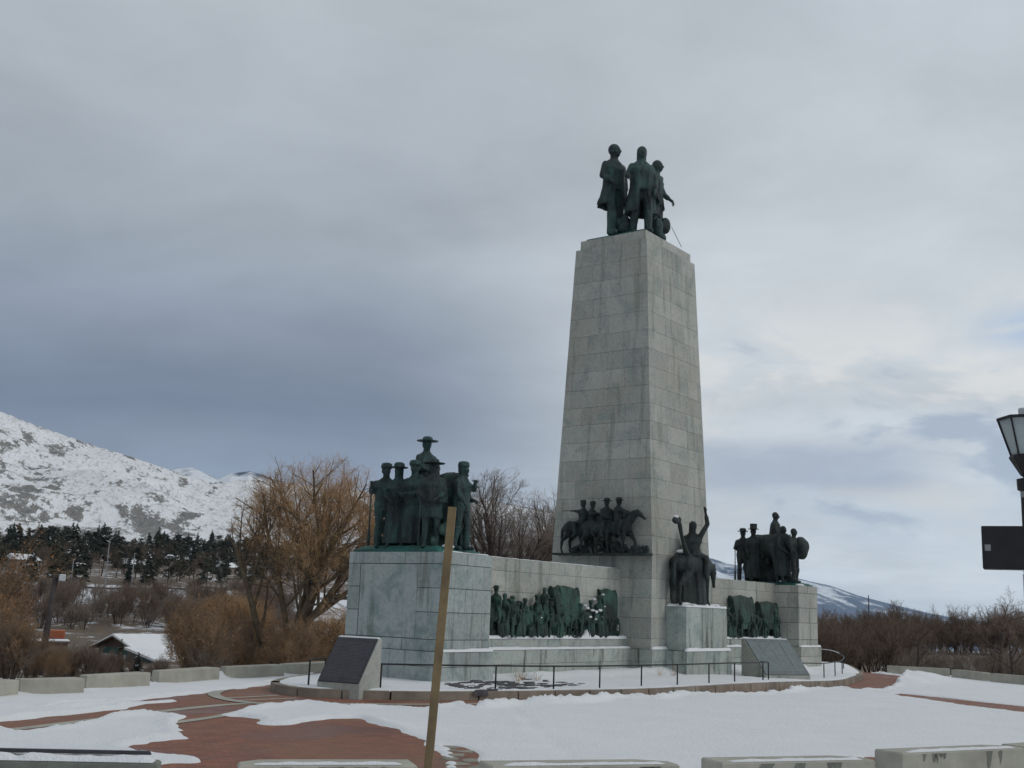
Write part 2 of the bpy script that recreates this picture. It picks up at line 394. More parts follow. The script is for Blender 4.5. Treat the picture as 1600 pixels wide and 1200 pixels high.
# ================================================================== TERRAIN
CX, CY = float(CAM[0]), float(CAM[1])
RT = [0, 34, 45, 60, 90, 130, 160, 200, 250, 285, 300, 400, 600, 720, 4000]
ZL = [-.75, -.75, -1.3, -2.2, -3.6, -4.9, -4.6, -3.4, .0, 2.5, 2.9, 8.5, 21, 27, 60]
ZM = [-.75, -.75, -.8, -1.1, -2, -3, -3, -2.4, -1, 0, .5, 5, 15, 22, 60]
ZR = [-1.0, -1.0, -1.0, -1.2, -1.4, -1.6, -1.9, -2.6, -4, -6, -6.5, -9, -22, -32, -220]
def gz(a, r):
    l = np.interp(r, RT, ZL); mi = np.interp(r, RT, ZM); ri = np.interp(r, RT, ZR)
    w1 = sstep(30, 46, a); w2 = sstep(33, 24, a)
    return l*w1+ri*w2+mi*(1-w1-w2)
def ground_at(x, y):
    a = np.degrees(np.arctan2(y-CY, x-CX)); r = np.hypot(x-CX, y-CY)
    n = (fbm(x, y, .06, 4, 3)-.5)*2*np.clip((r-40)/60, 0, 1)*1.3
    return gz(a, r)+n
def polar(a0, a1, na, rs, zf, brush=None):
    A = np.linspace(a0, a1, na); AA, RR = np.meshgrid(A, rs, indexing='ij')
    X = CX+RR*np.cos(np.radians(AA)); Y = CY+RR*np.sin(np.radians(AA)); Z = zf(AA, RR, X, Y)
    V = np.stack([X, Y, Z], -1).reshape(-1, 3); nr = len(rs)
    i, j = np.meshgrid(np.arange(na-1), np.arange(nr-1), indexing='ij'); b = (i*nr+j).ravel()
    F = np.stack([b, b+1, b+nr+1, b+nr], -1)[:, ::-1]
    me = fastmesh('terrain', V, F4=F)
    if (me.polygons[0].normal.z < 0): me.flip_normals()
    if brush is not None:
        at = me.attributes.new('brush', 'FLOAT', 'POINT'); at.data.foreach_set('value', brush(AA, RR, X, Y, Z).ravel().astype(np.float32))
    me.polygons.foreach_set('use_smooth', [True]*len(me.polygons))
    return me
rs = np.concatenate([np.linspace(2, 60, 24), np.linspace(63, 310, 84), np.linspace(318, 760, 46)])
def zf(a, r, X, Y):
    n = (fbm(X, Y, .06, 4, 3)-.5)*2*np.clip((r-40)/60, 0, 1)*1.3
    return gz(a, r)+n
def br(a, r, X, Y, Z):   # scrub on the bank below the road and near the plaza edge
    return (sstep(170, 215, r)*sstep(262, 240, r)*sstep(40, 50, a)*.62+sstep(46, 30, r)*.2+sstep(45, 70, r)*sstep(200, 188, r)*.62-sstep(270, 278, r)*sstep(310, 300, r)*.6+sstep(310, 330, r)*.6)
g = link('ground', polar(-180, 180, 721, rs, zf, br), M['ground']); tag(g, kind='structure')
# near hills on the left with spurs running down to the right
cA = np.array([20, 27.5, 30.5, 34.3, 38.5, 43, 45.6, 48.1, 49.8, 51.5, 53.3, 55.5, 57, 58.4, 59.9, 61.3, 65.4, 75, 90])
cT = np.array([.0, .012, .055, .084, .0950, .0955, .0968, .1002, .1010, .0962, .1038, .1141, .1201, .127, .1343, .1418, .161, .19, .20])
cR = np.interp(cA, [20, 35, 45, 53, 61, 90], [3200, 3000, 2500, 1900, 1500, 1300])
def zhill(a, r, X, Y):
    rc = np.interp(a, cA, cR); ct = np.interp(a, cA, cT)
    crest = 1.9+ct*rc; base = 1.9+.024*720
    t = np.clip((r-700)/(rc-700), 0, 1.6)
    tt = np.clip(t, 0, 1)
    p = tt**1.12
    # spurs: ridged noise drawn out along a slanting direction
    u = (X*math.cos(.55)+Y*math.sin(.55)); v = (-X*math.sin(.55)+Y*math.cos(.55))
    wx = fbm(X, Y, .0022, 3, 5)*420
    rid = 1-np.abs(2*fbm(u*.38, v+wx, .0042, 3, 11)-1)
    rid2 = 1-np.abs(2*fbm(u*.6, v+wx*.5, .015, 3, 19)-1)
    bumpy = (rid-.55)*95+(rid2-.55)*26+(fbm(X, Y, .02, 4, 23)-.5)*14
    z = base+(crest-base)*p+bumpy*np.sin(np.pi*np.clip(tt, 0, 1))**.8*.8
    cap = 1.9+ct*r*.985      # nothing on the near slope stands above the skyline
    z = np.minimum(z, np.where(tt < .995, cap, 1e9))
    z = np.where(t > 1, crest-(r-rc)*.25, z)
    return z
hr = np.concatenate([np.linspace(690, 1900, 170), np.linspace(1915, 3600, 90)])
def hb(a, r, X, Y, Z):
    u = (X*math.cos(.55)+Y*math.sin(.55)); v = (-X*math.sin(.55)+Y*math.cos(.55)); wx = fbm(X, Y, .0022, 3, 5)*420
    rid = 1-np.abs(2*fbm(u*.38, v+wx, .0042, 3, 11)-1)
    return (.66-rid)*.9+sstep(1050, 720, r)*.25
h = link('hills', polar(22, 84, 520, hr, zhill, hb), M['hills']); tag(h, kind='structure')
def farm(name, a, tn, r0, r1, na, seed):
    a = np.array(a); tn = np.array(tn)
    def zf2(A, Rr, X, Y):
        rc = (r0+r1)/2; c = np.interp(A, a, tn)*rc+1.9; t = np.abs(Rr-rc)/((r1-r0)/2)
        rid = 1-np.abs(2*fbm(X, Y, .0009, 5, seed)-1)
        rid2 = 1-np.abs(2*fbm(X, Y, .0028, 4, seed+3)-1)
        return c*(1-t)**.9+((rid-.5)*c*.6+(rid2-.5)*c*.22)*np.clip(t*3, 0, 1)*(1-t)-200*t
    me = polar(a[0], a[-1], na, np.linspace(r0, r1, 70), zf2)
    o = link(name, me, M['far']); return tag(o, kind='structure')
farm('far_mountain', [46, 47.1, 48.8, 49.7, 50.6, 51.2, 51.7, 52.5, 53.2, 53.8, 55, 58], [.088, .0944, .1039, .1074, .1042, .0996, .1035, .1086, .1066, .1021, .09, .06], 5200, 8200, 160, 31)
farm('far_mountain', [12, 15.2, 16.6, 18, 19.7, 20.9, 21.9, 23.9, 25.9, 26.6, 30.1, 33, 37], [.001, .0045, .0086, .0139, .0208, .028, .0312, .0399, .0443, .0483, .0587, .05, .03], 9000, 15000, 200, 47)
# air between here and the far mountains
def haze():
    mb = MB(); mb.box(CX-15600, CX+15600, CY-15600, CY+15600, -760, 1500); m_ = bpy.data.materials.new('haze'); m_.use_nodes = True; t = NT(m_.node_tree); t.n.clear()
    o = t.node('ShaderNodeOutputMaterial'); v = t.node('ShaderNodeVolumePrincipled'); v.inputs['Color'].default_value = (.60, .77, 1, 1); v.inputs['Density'].default_value = HAZE; v.inputs['Anisotropy'].default_value = .2
    t.l.new(v.outputs[0], o.inputs['Volume']); tag(mb.build('haze', m_), kind='stuff')
HAZE = 3.6e-5
haze()
# ================================================================== PLAZA
PLAZA = [(-31, -3), (-29.2, -6.2), (-27.9, -7.9), (-26.3, -9.4), (-24.8, -10.6), (-22.5, -12.2), (-20.1, -13.5), (-16.8, -14.5), (-12, -15.2), (0, -15.2), (8, -13.2), (14, -10.6),
         (17, -8.2), (20, -5.6), (20.6, -4), (20.4, -2), (19.3, 0.2), (17, 2.8), (12, 6.5), (5, 8.3), (-6, 8.0), (-11.5, 6.1), (-14.7, 5.6), (-17.5, 4.7), (-20, 3.6), (-21.7, 3.5), (-25.5, 1.6), (-29.5, -0.4)]
def sheet(name, poly, mat, dz, cell, parent=None):
    xs = [p[0] for p in poly]; ys = [p[1] for p in poly]
    bm = [(p[0], p[1]) for p in poly]
    nx = max(2, int((max(xs)-min(xs))/cell)+1); ny = max(2, int((max(ys)-min(ys))/cell)+1)
    gx = np.linspace(min(xs), max(xs), nx+1); gy = np.linspace(min(ys), max(ys), ny+1)
    X, Y = np.meshgrid(gx, gy, indexing='ij'); Z = pz(X, Y)+dz
    V = np.stack([X, Y, Z], -1).reshape(-1, 3)
    i, j = np.meshgrid(np.arange(nx), np.arange(ny), indexing='ij'); b = (i*(ny+1)+j).ravel()
    F = np.stack([b, b+ny+1, b+ny+2, b+1], -1)
    cxx = (X[:-1, :-1]+X[1:, 1:])/2; cyy = (Y[:-1, :-1]+Y[1:, 1:])/2
    keep = inpoly(cxx, cyy, poly).ravel()
    return link(name, fastmesh(name, V, F4=F[keep]), mat, parent)
pl = sheet('plaza', PLAZA, M['brick'], 0, .4); tag(pl, kind='structure')
def ribbon(name, pts, w, mat, dz, kind='structure', n=10, zfun=pz):
    P = catmull(pts, n); V = []; F = []
    for i, p in enumerate(P):
        d = P[min(i+1, len(P)-1)]-P[max(i-1, 0)]; d = d/np.linalg.norm(d); nn = np.array([-d[1], d[0]])
        for s_ in (-1, 0, 1):
            q = p+nn*w/2*s_; V.append((q[0], q[1], float(zfun(q[0], q[1]))+dz))
    for i in range(len(P)-1):
        for k in range(2): F.append((i*3+k, i*3+3+k, i*3+4+k, i*3+1+k))
    me = fastmesh(name, V, F4=F)
    if me.polygons[0].normal.z < 0: me.flip_normals()
    o = link(name, me, mat); return tag(o, kind=kind)
ribbon('paving_band', [(-27.4, -2.4), (-24.86, -1.95), (-22.4, -1.18), (-20.0, -.45), (-18.55, -.35), (-17.2, -1.2), (-15.6, -2.3), (-13.5, -3.1), (-10, -4.0), (-6, -4.6)], .24, M['concrete'], .006)
ribbon('paving_band', [(-23.4, -2.9), (-22.26, -2.49), (-20.88, -2.02), (-19.57, -1.4), (-18.2, -1.5)], .22, M['concrete'], .010)
ribbon('paving_band', [(-15.6, 3.3), (-16.9, 2.58), (-17.8, 1.86), (-18.35, 1.0), (-18.62, 0.1), (-18.45, -.8), (-17.9, -1.6)], .26, M['concrete'], .014)
ribbon('paving_band', [(-18.3, .9), (-16.8, .9)], .14, M['concrete'], .004, n=3)
ribbon('paving_band', [(-18.5, .35), (-16.9, .2)], .14, M['concrete'], .004, n=3)
# beige flagstones showing through the snow near the front barriers
for k, (x, y, w) in enumerate([(-20.88, -7.3, .30), (-21.2, -7.5, .24), (-21.08, -7.75, .26), (-21.5, -7.9, .30), (-21.85, -8.1, .26), (-21.75, -8.42, .32), (-22.2, -8.5, .30), (-22.2, -8.9, .34), (-22.6, -8.8, .3)]):
    mb = MB(); pts = []
    for q in range(7):
        an = q/7*2*math.pi; rr = w*(.62+.12*math.sin(q*2.3+k)); pts.append((x+rr*math.cos(an), y+rr*.8*math.sin(an)))
    mb.prism(pts, float(pz(x, y))-.02, float(pz(x, y))+.006); mb.build('flagstone', M['flag'], pl)
# ------------------------------------------------------------------ snow lying on the plaza (thick sheet with ragged edges)
A_OPEN = [(-24.14, -0.69), (-23.0, -0.56), (-21.4, 0.08), (-20.16, 0.56), (-19.49, 0.83), (-19.5, 1.0), (-19.91, 0.9), (-21.83, 0.76), (-22.39, 0.66), (-22.28, 0.88), (-21.62, 1.09), (-20.36, 1.31), (-19.38, 1.62), (-18.71, 1.79), (-17.04, 2.45), (-15.39, 3.13), (-13.38, 3.6), (-12.04, 4.54), (-11.38, 3.74), (-10.49, 1.32), (-6.81, -0.31), (0.75, -0.46), (16.16, 1.03), (19.07, 0.88), (19.05, -0.06), (17.92, -1.45), (16.04, -2.41), (10.73, -3.58), (6.23, -4.65), (3.64, -4.73), (4.66, -3.7), (0.35, -3.97), (-3.7, -5.03), (-2.72, -4.27), (-4.79, -4.95), (-6.7, -4.46), (-5.94, -3.38), (-9.24, -4.24), (-9.49, -3.48), (-10.17, -3.32), (-11.38, -3.85), (-12.62, -3.89), (-13.21, -3.56), (-13.53, -3.02), (-14.47, -3.36), (-15.59, -3.68), (-15.19, -2.77), (-16.33, -2.93), (-16.99, -2.38), (-17.6, -1.86), (-17.16, -0.63), (-17.91, -0.72), (-18.52, -1.01), (-19.78, -1.32), (-20.81, -1.94), (-20.5, -2.26), (-20.57, -2.86), (-21.09, -3.5), (-20.74, -3.74), (-20.41, -3.47), (-19.21, -3.34), (-18.86, -3.56), (-19.21, -4.12), (-19.6, -5.09), (-20.41, -6.29), (-20.98, -6.96), (-21.67, -7.79), (-22.33, -8.48), (-23.28, -9.14), (-24.89, -7.62), (-24.66, -6.79), (-24.64, -6.44), (-24.33, -5.99), (-24.65, -5.27), (-24.67, -4.77), (-24.38, -4.29), (-24.01, -4.47), (-23.8, -4.25), (-23.22, -4.19), (-22.78, -3.37), (-22.25, -2.62), (-21.28, -1.64), (-21.68, -0.73), (-22.42, -1.18), (-23.4, -1.74), (-24.25, -2.37), (-24.91, -2.32), (-24.69, -1.65), (-25.2, -1.51), (-24.87, -0.88)]
SLAB = [(-20.72, -7.02), (-20.62, -7.4), (-21.34, -8.14), (-22.5, -9.2), (-22.9, -9.1), (-21.32, -7.66)]
STRIPE = [(1.83, -6.38), (3.6, -6.0), (2.23, -8.28), (0.5, -10.48), (-1.37, -12.42), (-5.07, -13.28), (-3.37, -11.34), (-1.88, -9.4)]
GAP1 = [(-16.5, -11.9), (-16.3, -12.6), (-18.4, -13.6), (-19.1, -12.6)]
GAP0 = [(-25.05, -6.12), (-24.3, -7.1), (-25.16, -8.6), (-27.2, -8.1), (-25.9, -7.0)]
SM = [(-24.34, -3.0), (-24.1, -2.98), (-24.23, -3.18), (-24.43, -3.14)]
SM2 = [(-24.4, -3.82), (-24.12, -4.02), (-24.17, -4.17), (-24.48, -4.03)]
RIM = catmull([(-15.7, 2.35), (-16.35, 1.55), (-16.6, .7), (-16.3, -.25), (-15.1, -1.45), (-13.2, -2.35), (-11.4, -3.0), (-9.9, -3.45), (-8.2, -3.75), (-6.0, -3.95), (-3.5, -4.05), (-1, -4.0), (2, -3.7), (5, -3.3), (7.9, -2.75), (10.4, -2.15), (12.6, -1.6), (14.8, -.7), (16.0, .7), (16.3, 2.6), (15.6, 4.6), (13, 6.0), (6, 6.0), (-6, 5.4), (-12, 4.2), (-14.2, 3.35)], 6, True)
RIMP = [(float(p[0]), float(p[1])) for p in RIM]
def snowfield():
    c = .075; x0, x1, y0, y1 = -31.5, 21, -15.6, 9
    gx = np.arange(x0, x1, c); gy = np.arange(y0, y1, c); X, Y = np.meshgrid(gx, gy, indexing='ij')
    wx = X+(fbm(X, Y, 1.3, 3, 41)-.5)*.30+(fbm(X, Y, 4.5, 3, 43)-.5)*.28; wy = Y+(fbm(X, Y, 1.3, 3, 51)-.5)*.30+(fbm(X, Y, 4.5, 3, 53)-.5)*.28
    m = np.ones(X.shape)
    for P in (A_OPEN, SLAB, STRIPE, GAP1, GAP0, SM, SM2): m[inpoly(wx, wy, P)] = 0
    rim = [(p[0]*1.012, (p[1]-1.2)*1.02+1.2) for p in RIMP]
    inp = inpoly(X, Y, rim); m[inp] = 0
    m[~inpoly(X, Y, PLAZA)] = 0
    k = m.copy()
    for _ in range(3):
        q = k.copy(); q[1:] += k[:-1]; q[:-1] += k[1:]; q[:, 1:] += k[:, :-1]; q[:, :-1] += k[:, 1:]; k = q/5
        k[0] = k[1]; k[-1] = k[-2]
    # ploughed bank along the paving edge in front of the planter and by the left barriers
    wide = m.copy()
    for _ in range(26):
        q = wide.copy(); q[1:] += wide[:-1]; q[:-1] += wide[1:]; q[:, 1:] += wide[:, :-1]; q[:, :-1] += wide[:, 1:]; wide = q/5
    edge = np.clip(1-np.abs(wide-.72)/.24, 0, 1)*(m > 0)
    lump = fbm(X, Y, 1.1, 4, 61); lump2 = fbm(X, Y, 4.5, 3, 67)
    near_rim = np.zeros(X.shape)
    ridge = edge*(.06+.16*np.clip(lump-.35, 0, 1)*2+.09*(lump2-.4))*sstep(-6.2, -4.2, Y)*(.45+.55*sstep(-17, -14.5, X))*(.45+.55*sstep(4, -2, X))
    heap = .35*np.exp(-(((X-14.6)/2.1)**2+((Y+3.3)/1.0)**2))+.22*np.exp(-(((X-11.8)/1.2)**2+((Y+3.6)/.7)**2))
    th = .028+.024*(fbm(X, Y, .35, 3, 71)-.5)+.012*(lump2-.5)
    tr = -.012*np.exp(-((((X+17.7)*.676-(Y+6.6)*.737)/.12)**2))*((X > -21.5) & (X < -14.5))
    H = pz(X, Y)-.03+(th+.03+tr)*sstep(.12, .75, k)+(ridge+heap*(.7+.6*lump))*sstep(.3, .9, k)
    H = H+(.028*(fbm(X, Y, 3.2, 3, 91)-.5)+.016*(fbm(X, Y, 9, 2, 93)-.5))*np.clip(edge+.25, 0, 1)*sstep(.3, .9, k)
    V = np.stack([X, Y, H], -1).reshape(-1, 3); nx, ny = X.shape
    i, j = np.meshgrid(np.arange(nx-1), np.arange(ny-1), indexing='ij'); b = (i*ny+j).ravel()
    F = np.stack([b, b+ny, b+ny+1, b+1], -1)
    kk = k > .05; keep = (kk[:-1, :-1] | kk[1:, :-1] | kk[:-1, 1:] | kk[1:, 1:]).ravel(); F = F[keep]
    used = np.unique(F); re = np.full(len(V), -1, np.int64); re[used] = np.arange(len(used))
    me = fastmesh('snow', V[used], F4=re[F]); me.polygons.foreach_set('use_smooth', [True]*len(me.polygons))
    return tag(link('snow', me, M['snow']), kind='structure')
snowfield()
# ------------------------------------------------------------------ planter: kerb stones, snow bed
planter = thing('planter_bed', (0, 0, 0), 0, 'long rounded raised bed with a low stained stone kerb around the stone monument', 'planter')
def resample(P, step):
    P = [np.array(p) for p in P]; P.append(P[0]); d = [0]
    for a, b in zip(P, P[1:]): d.append(d[-1]+np.linalg.norm(b-a))
    n = int(d[-1]/step); out = []
    for k in range(n):
        s = k*d[-1]/n; i = max(j for j in range(len(d)) if d[j] <= s+1e-9); i = min(i, len(P)-2)
        out.append(P[i]+(P[i+1]-P[i])*((s-d[i])/max(1e-9, d[i+1]-d[i])))
    return out
RS = resample(RIM, .52)
def rimn(i, P):
    d = P[(i+1) % len(P)]-P[i-1]; d = d/np.linalg.norm(d); return np.array([d[1], -d[0]])
for i in range(0, len(RS), 2):
    pts = []
    g_ = .02
    for a, (k, s_) in enumerate(((i, g_), (i+1, 0), (i+2, -g_))):
        k2 = k % len(RS); p = RS[k2]; nn = rimn(k2, RS); d = np.array([-nn[1], nn[0]])
        pts.append((p+d*s_, nn))
    mb = MB()
    for (p, n_), (q_, m_) in zip(pts[:-1], pts[1:]):
        o1, o2, i1, i2 = p+n_*.02, q_+m_*.02, p-n_*.30, q_-m_*.30
        t1 = float(planter_z(*p))+.035; t2 = float(planter_z(*q_))+.035; b1 = float(pz(*p))-.2
        mb.hexa([(i1[0], i1[1], b1), (o1[0], o1[1], b1), (o2[0], o2[1], b1), (i2[0], i2[1], b1), (i1[0], i1[1], t1), (o1[0], o1[1], t1), (o2[0], o2[1], t2), (i2[0], i2[1], t2)])
    o = mb.build('kerb_stone', M['kerb'], planter)
ins = [p-rimn(i, RS)*.10 for i, p in enumerate(RS)]
def planter_snow():
    c = .09; gx = np.arange(-17.2, 16.8, c); gy = np.arange(-4.3, 7, c); X, Y = np.meshgrid(gx, gy, indexing='ij')
    poly = [(float(p[0]), float(p[1])) for p in ins]
    inside = inpoly(X, Y, poly); k = inside.astype(float)
    for _ in range(4):
        q = k.copy(); q[1:] += k[:-1]; q[:-1] += k[1:]; q[:, 1:] += k[:, :-1]; q[:, :-1] += k[:, 1:]; k = q/5
    H = planter_z(X, Y)+.0+(.055+.05*(fbm(X, Y, .7, 4, 81)-.5)+.012*(fbm(X, Y, 5, 3, 83)-.5))*sstep(.3, .95, k)
    bare = sstep(.52, .60, fbm(X, Y, 1.6, 3, 87))*sstep(-10.4, -11.0, X)*sstep(-3.4, -1, Y)*0
    drift = .16*np.exp(-((Y+.05)/.45)**2)*(X > -9)*(X < 10)+.1*np.exp(-((Y-.9)/.5)**2)*(X < -2)*(X > -9.8)
    H = H+drift*sstep(.3, .95, k)*(.6+.8*fbm(X, Y, .8, 3, 89))
    V = np.stack([X, Y, H], -1).reshape(-1, 3); nx, ny = X.shape
    i, j = np.meshgrid(np.arange(nx-1), np.arange(ny-1), indexing='ij'); b = (i*ny+j).ravel()
    F = np.stack([b, b+ny, b+ny+1, b+1], -1); kk = k > .25
    keep = (kk[:-1, :-1] & kk[1:, :-1] & kk[:-1, 1:] & kk[1:, 1:]).ravel(); F = F[keep]
    used = np.unique(F); re = np.full(len(V), -1, np.int64); re[used] = np.arange(len(used))
    me = fastmesh('snow', V[used], F4=re[F]); me.polygons.foreach_set('use_smooth', [True]*len(me.polygons))
    return tag(link('snow_cover', me, M['snow'], planter), kind='stuff')
planter_snow()
# rocks breaking through the snow of the bed
rocks = thing('rock_bed', (0, 0, 0), 0, 'scattered dark flat rocks poking through the snow below the left pedestal', 'rocks')
rnd = random.Random(5)
nrk = 0
while nrk < 130:
    if nrk < 108:
        x = rnd.uniform(-13.6, -9.0); y = rnd.uniform(-2.3, -.1)
        if y > .0-max(0, (-12.4-x))*1.2: continue
        if x > -10.6 and rnd.random() < .6: continue
    else:
        x = rnd.uniform(1.8, 3.5); y = rnd.uniform(-1.9, -1.2)
    w = rnd.uniform(.07, .2); pts = []; rz_ = rnd.uniform(0, 6)
    for q in range(6):
        an = q/6*2*math.pi+rz_; rr = w*rnd.uniform(.6, 1.1); pts.append((x+rr*math.cos(an)*1.5, y+rr*.7*math.sin(an)))
    zz_ = float(planter_z(x, y)); mb = MB(); mb.prism(pts, zz_-.05, zz_+rnd.uniform(.05, .085)); mb.build('rock', M['rock'], rocks); nrk += 1
# ================================================================== MONUMENT (granite)
monument = thing('stone_monument', (0, 0, 0), 0, 'long granite monument with a tall tapering pylon and low walls ending in pedestals', 'monument')
def ashlar(parent, x0, x1, y0, y1, zs, mat, bl=1.1, f=None, seed=0, g=.009, th=.34, core=True, sides='LRFB', panel=None, depthj=.022):
    rn = random.Random(seed); f = f or (lambda x, y, z: (x, y, z))
    def blk(a0, a1, b0, b1, c0, c1, nm='stone_block'):
        mb = MB(); ps = [f(x, y, z) for x, y, z in ((a0, b0, c0), (a1, b0, c0), (a1, b1, c0), (a0, b1, c0), (a0, b0, c1), (a1, b0, c1), (a1, b1, c1), (a0, b1, c1))]
        mb.hexa(ps); return mb.build(nm, mat, parent)
    def cuts(a, b, k):
        L = b-a; n = max(1, round(L/bl)); 
        if k % 2 and n > 1: st = [a]+[a+L*(i+.5)/n for i in range(n)]+[b]
        else: st = [a+L*i/n for i in range(n+1)]
        st = [st[0]]+[s+rn.uniform(-.12, .12)*bl for s in st[1:-1]]+[st[-1]]
        return st
    for k, (c0, c1) in enumerate(zip(zs[:-1], zs[1:])):
        c0 += g/2; c1 -= g/2
        full = k % 2 == 0 or not ('L' in sides)     # front/back stones take the corners on even courses
        jit = lambda: rn.uniform(-.0035, .0035)
        for s in sides:
            if s in 'FB':
                a, b = (x0, x1) if full else (x0+th, x1-th)
                st = cuts(a, b, k)
                for i in range(len(st)-1):
                    p, q = st[i]+g/2*(i > 0 or not full), st[i+1]-g/2*(i < len(st)-2 or not full); j = jit()
                    if s == 'F': blk(p, q, y0+j, y0+th, c0, c1)
                    else: blk(p, q, y1-th, y1+j, c0, c1)
            else:
                a, b = (y0 if not full else y0+th), (y1 if (not full or 'B' not in sides) else y1-th)
                if s == 'L' and panel:
                    py0, py1, pz0, pz1 = panel
                    if c0 > pz0-.1 and c1 < pz1+.1:
                        segs = [(a, py0), (py1, b)]
                    else: st = cuts(a, b, k); segs = list(zip(st[:-1], st[1:]))
                else: st = cuts(a, b, k); segs = list(zip(st[:-1], st[1:]))
                for p, q in segs:
                    p2 = p+(g/2 if (p > y0+1e-6) else 0); q2 = q-(g/2 if (q < y1-1e-6) else 0); j = jit()
                    if q2-p2 < .03: continue
                    if s == 'L': blk(x0+j, x0+th, p2, q2, c0, c1)
                    else: blk(x1-th, x1+j, p2, q2, c0, c1)
    if panel:
        py0, py1, pz0, pz1 = panel
        mb = MB(); mb.box(x0+.004, x0+th, py0+g/2, py1-g/2, pz0+g/2, pz1-g/2); bevel(mb.build('inscription_panel', mat, parent), .01)
    if core:
        e = depthj; mb = MB()
        mb.hexa([f(x, y, z) for x, y, z in ((x0+e, y0+e, zs[0]), (x1-e, y0+e, zs[0]), (x1-e, y1-e, zs[0]), (x0+e, y1-e, zs[0]), (x0+e, y0+e, zs[-1]-e), (x1-e, y0+e, zs[-1]-e), (x1-e, y1-e, zs[-1]-e), (x0+e, y1-e, zs[-1]-e))])
        return mb.build('core', M['mortar'], parent)
def topslab(parent, x0, x1, y0, y1, z, mat, th=.05):   # capping stones filling the top between the face stones
    mb = MB(); mb.box(x0, x1, y0, y1, z-.12, z); return mb.build('capping', mat, parent)
# pylon
pyl = thing('pylon'); pyl.parent = monument
Wp, Dp, zR_, zS_, zT_ = 2.0286, 3.909, 3.79, 14.64, 15.0
def tap(x, y, z):
    t = (z-zR_)/(zS_-zR_); cyy = Dp/2
    return (x*(1-t*.2589/Wp), cyy+(y-cyy)*(1-t*.4915/cyy), z)
ashlar(pyl, -Wp-.10, Wp+.10, -.10, Dp+.10, [-.3, .38, .77], M['stone_base'], 1.3, seed=1)
topslab(pyl, -Wp+.2, Wp-.2, .2, Dp-.2, .765, M['stone_base'])
ashlar(pyl, -Wp, Wp, 0, Dp, [.77, 1.10, 1.75, 2.38, 3.0, 3.79], M['stone_wing'], 1.3, seed=2)
ashlar(pyl, -Wp, Wp, 0, Dp, [3.79, 4.37, 4.97, 5.64, 6.26, 6.94, 7.58, 8.2, 8.81, 9.43, 10.08, 10.71, 11.37, 12.03, 12.7, 13.35, 13.98, 14.64], M['stone_pylon'], 1.6, tap, seed=3, g=.008)
x_, y_, _ = tap(Wp, 0, 14.64)
ashlar(pyl, -x_+.116, x_-.116, y_+.116, Dp-y_-.116, [14.6, 15.0], M['stone_pylon'], 1.3, seed=4)
topslab(pyl, -x_+.2, x_-.2, y_+.2, Dp-y_-.2, 15.0-.002, M['stone_pylon']); topslab(pyl, -x_+.1, x_-.1, y_+.1, Dp-y_-.1, 14.63, M['stone_pylon'])
# statue pedestal against the pylon front
ped = thing('pedestal'); ped.parent = monument
ashlar(ped, -1.25, 1.98, -.87, -.103, [-.3, .74], M['stone_base'], 1.2, seed=5, th=.3, sides='LRF')
mb = MB(); mb.box(-.9, 1.6, -.6, -.105, .6, .735); mb.build('capping', M['stone_base'], ped)
ashlar(ped, -1.1, 1.86, -.76, -.005, [.745, 2.14], M['stone_base'], .98, seed=6, th=.3, sides='LRF', g=.012)
mb = MB(); mb.box(-.82, 1.56, -.5, -.006, 2.0, 2.135); mb.build('capping', M['stone_base'], ped)
# end pedestals
for sgn in (-1, 1):
    p = thing('pedestal'); p.parent = monument
    xa, xb = (-12.32, -10.31) if sgn < 0 else (10.31, 12.32)
    ashlar(p, xa-.07, xb+.07, .03, 3.50, [-.3, .40, .77], M['stone_ped'] if sgn < 0 else M['stone_wing'], 1.35, seed=10+sgn, g=.012)
    topslab(p, xa+.2, xb-.2, .3, 3.2, .765, M['stone_ped'])
    ashlar(p, xa, xb, .15, 3.43, [.77, 1.06, 1.73, 2.33, 2.93, 3.24], M['stone_ped'] if sgn < 0 else M['stone_wing'], 1.0, seed=20+sgn, g=.017, panel=(.98, 3.0, 1.06, 2.93) if sgn < 0 else None)
    topslab(p, xa+.2, xb-.2, .4, 3.2, 3.235, M['stone_ped'])
# wing walls
for sgn in (-1, 1):
    w = thing('wing_wall'); w.parent = monument
    xa, xb = (-10.305, -2.035) if sgn < 0 else (2.035, 10.305)
    ashlar(w, xa+(0.075 if sgn < 0 else .105), xb-(.105 if sgn < 0 else .075), .70, 3.0, [-.3, .38, .77], M['stone_base'], 1.5, seed=30+sgn, sides='FB', g=.010)
    topslab(w, xa+.2, xb-.2, 1.0, 2.7, .765, M['stone_base'])
    ashlar(w, xa, xb, .86, 2.9, [.772, 1.06], M['stone_base'], 1.6, seed=40+sgn, sides='FB', g=.010)
    topslab(w, xa+.2, xb-.2, 1.1, 2.6, 1.055, M['stone_base'])
    ashlar(w, xa, xb, 1.15, 2.75, [1.062, 1.75, 2.35, 2.93, 3.29], M['stone_wing'], 1.9, seed=50+sgn, sides='FB', g=.009)
    topslab(w, xa, xb, 1.45, 2.45, 3.285, M['stone_wing'])
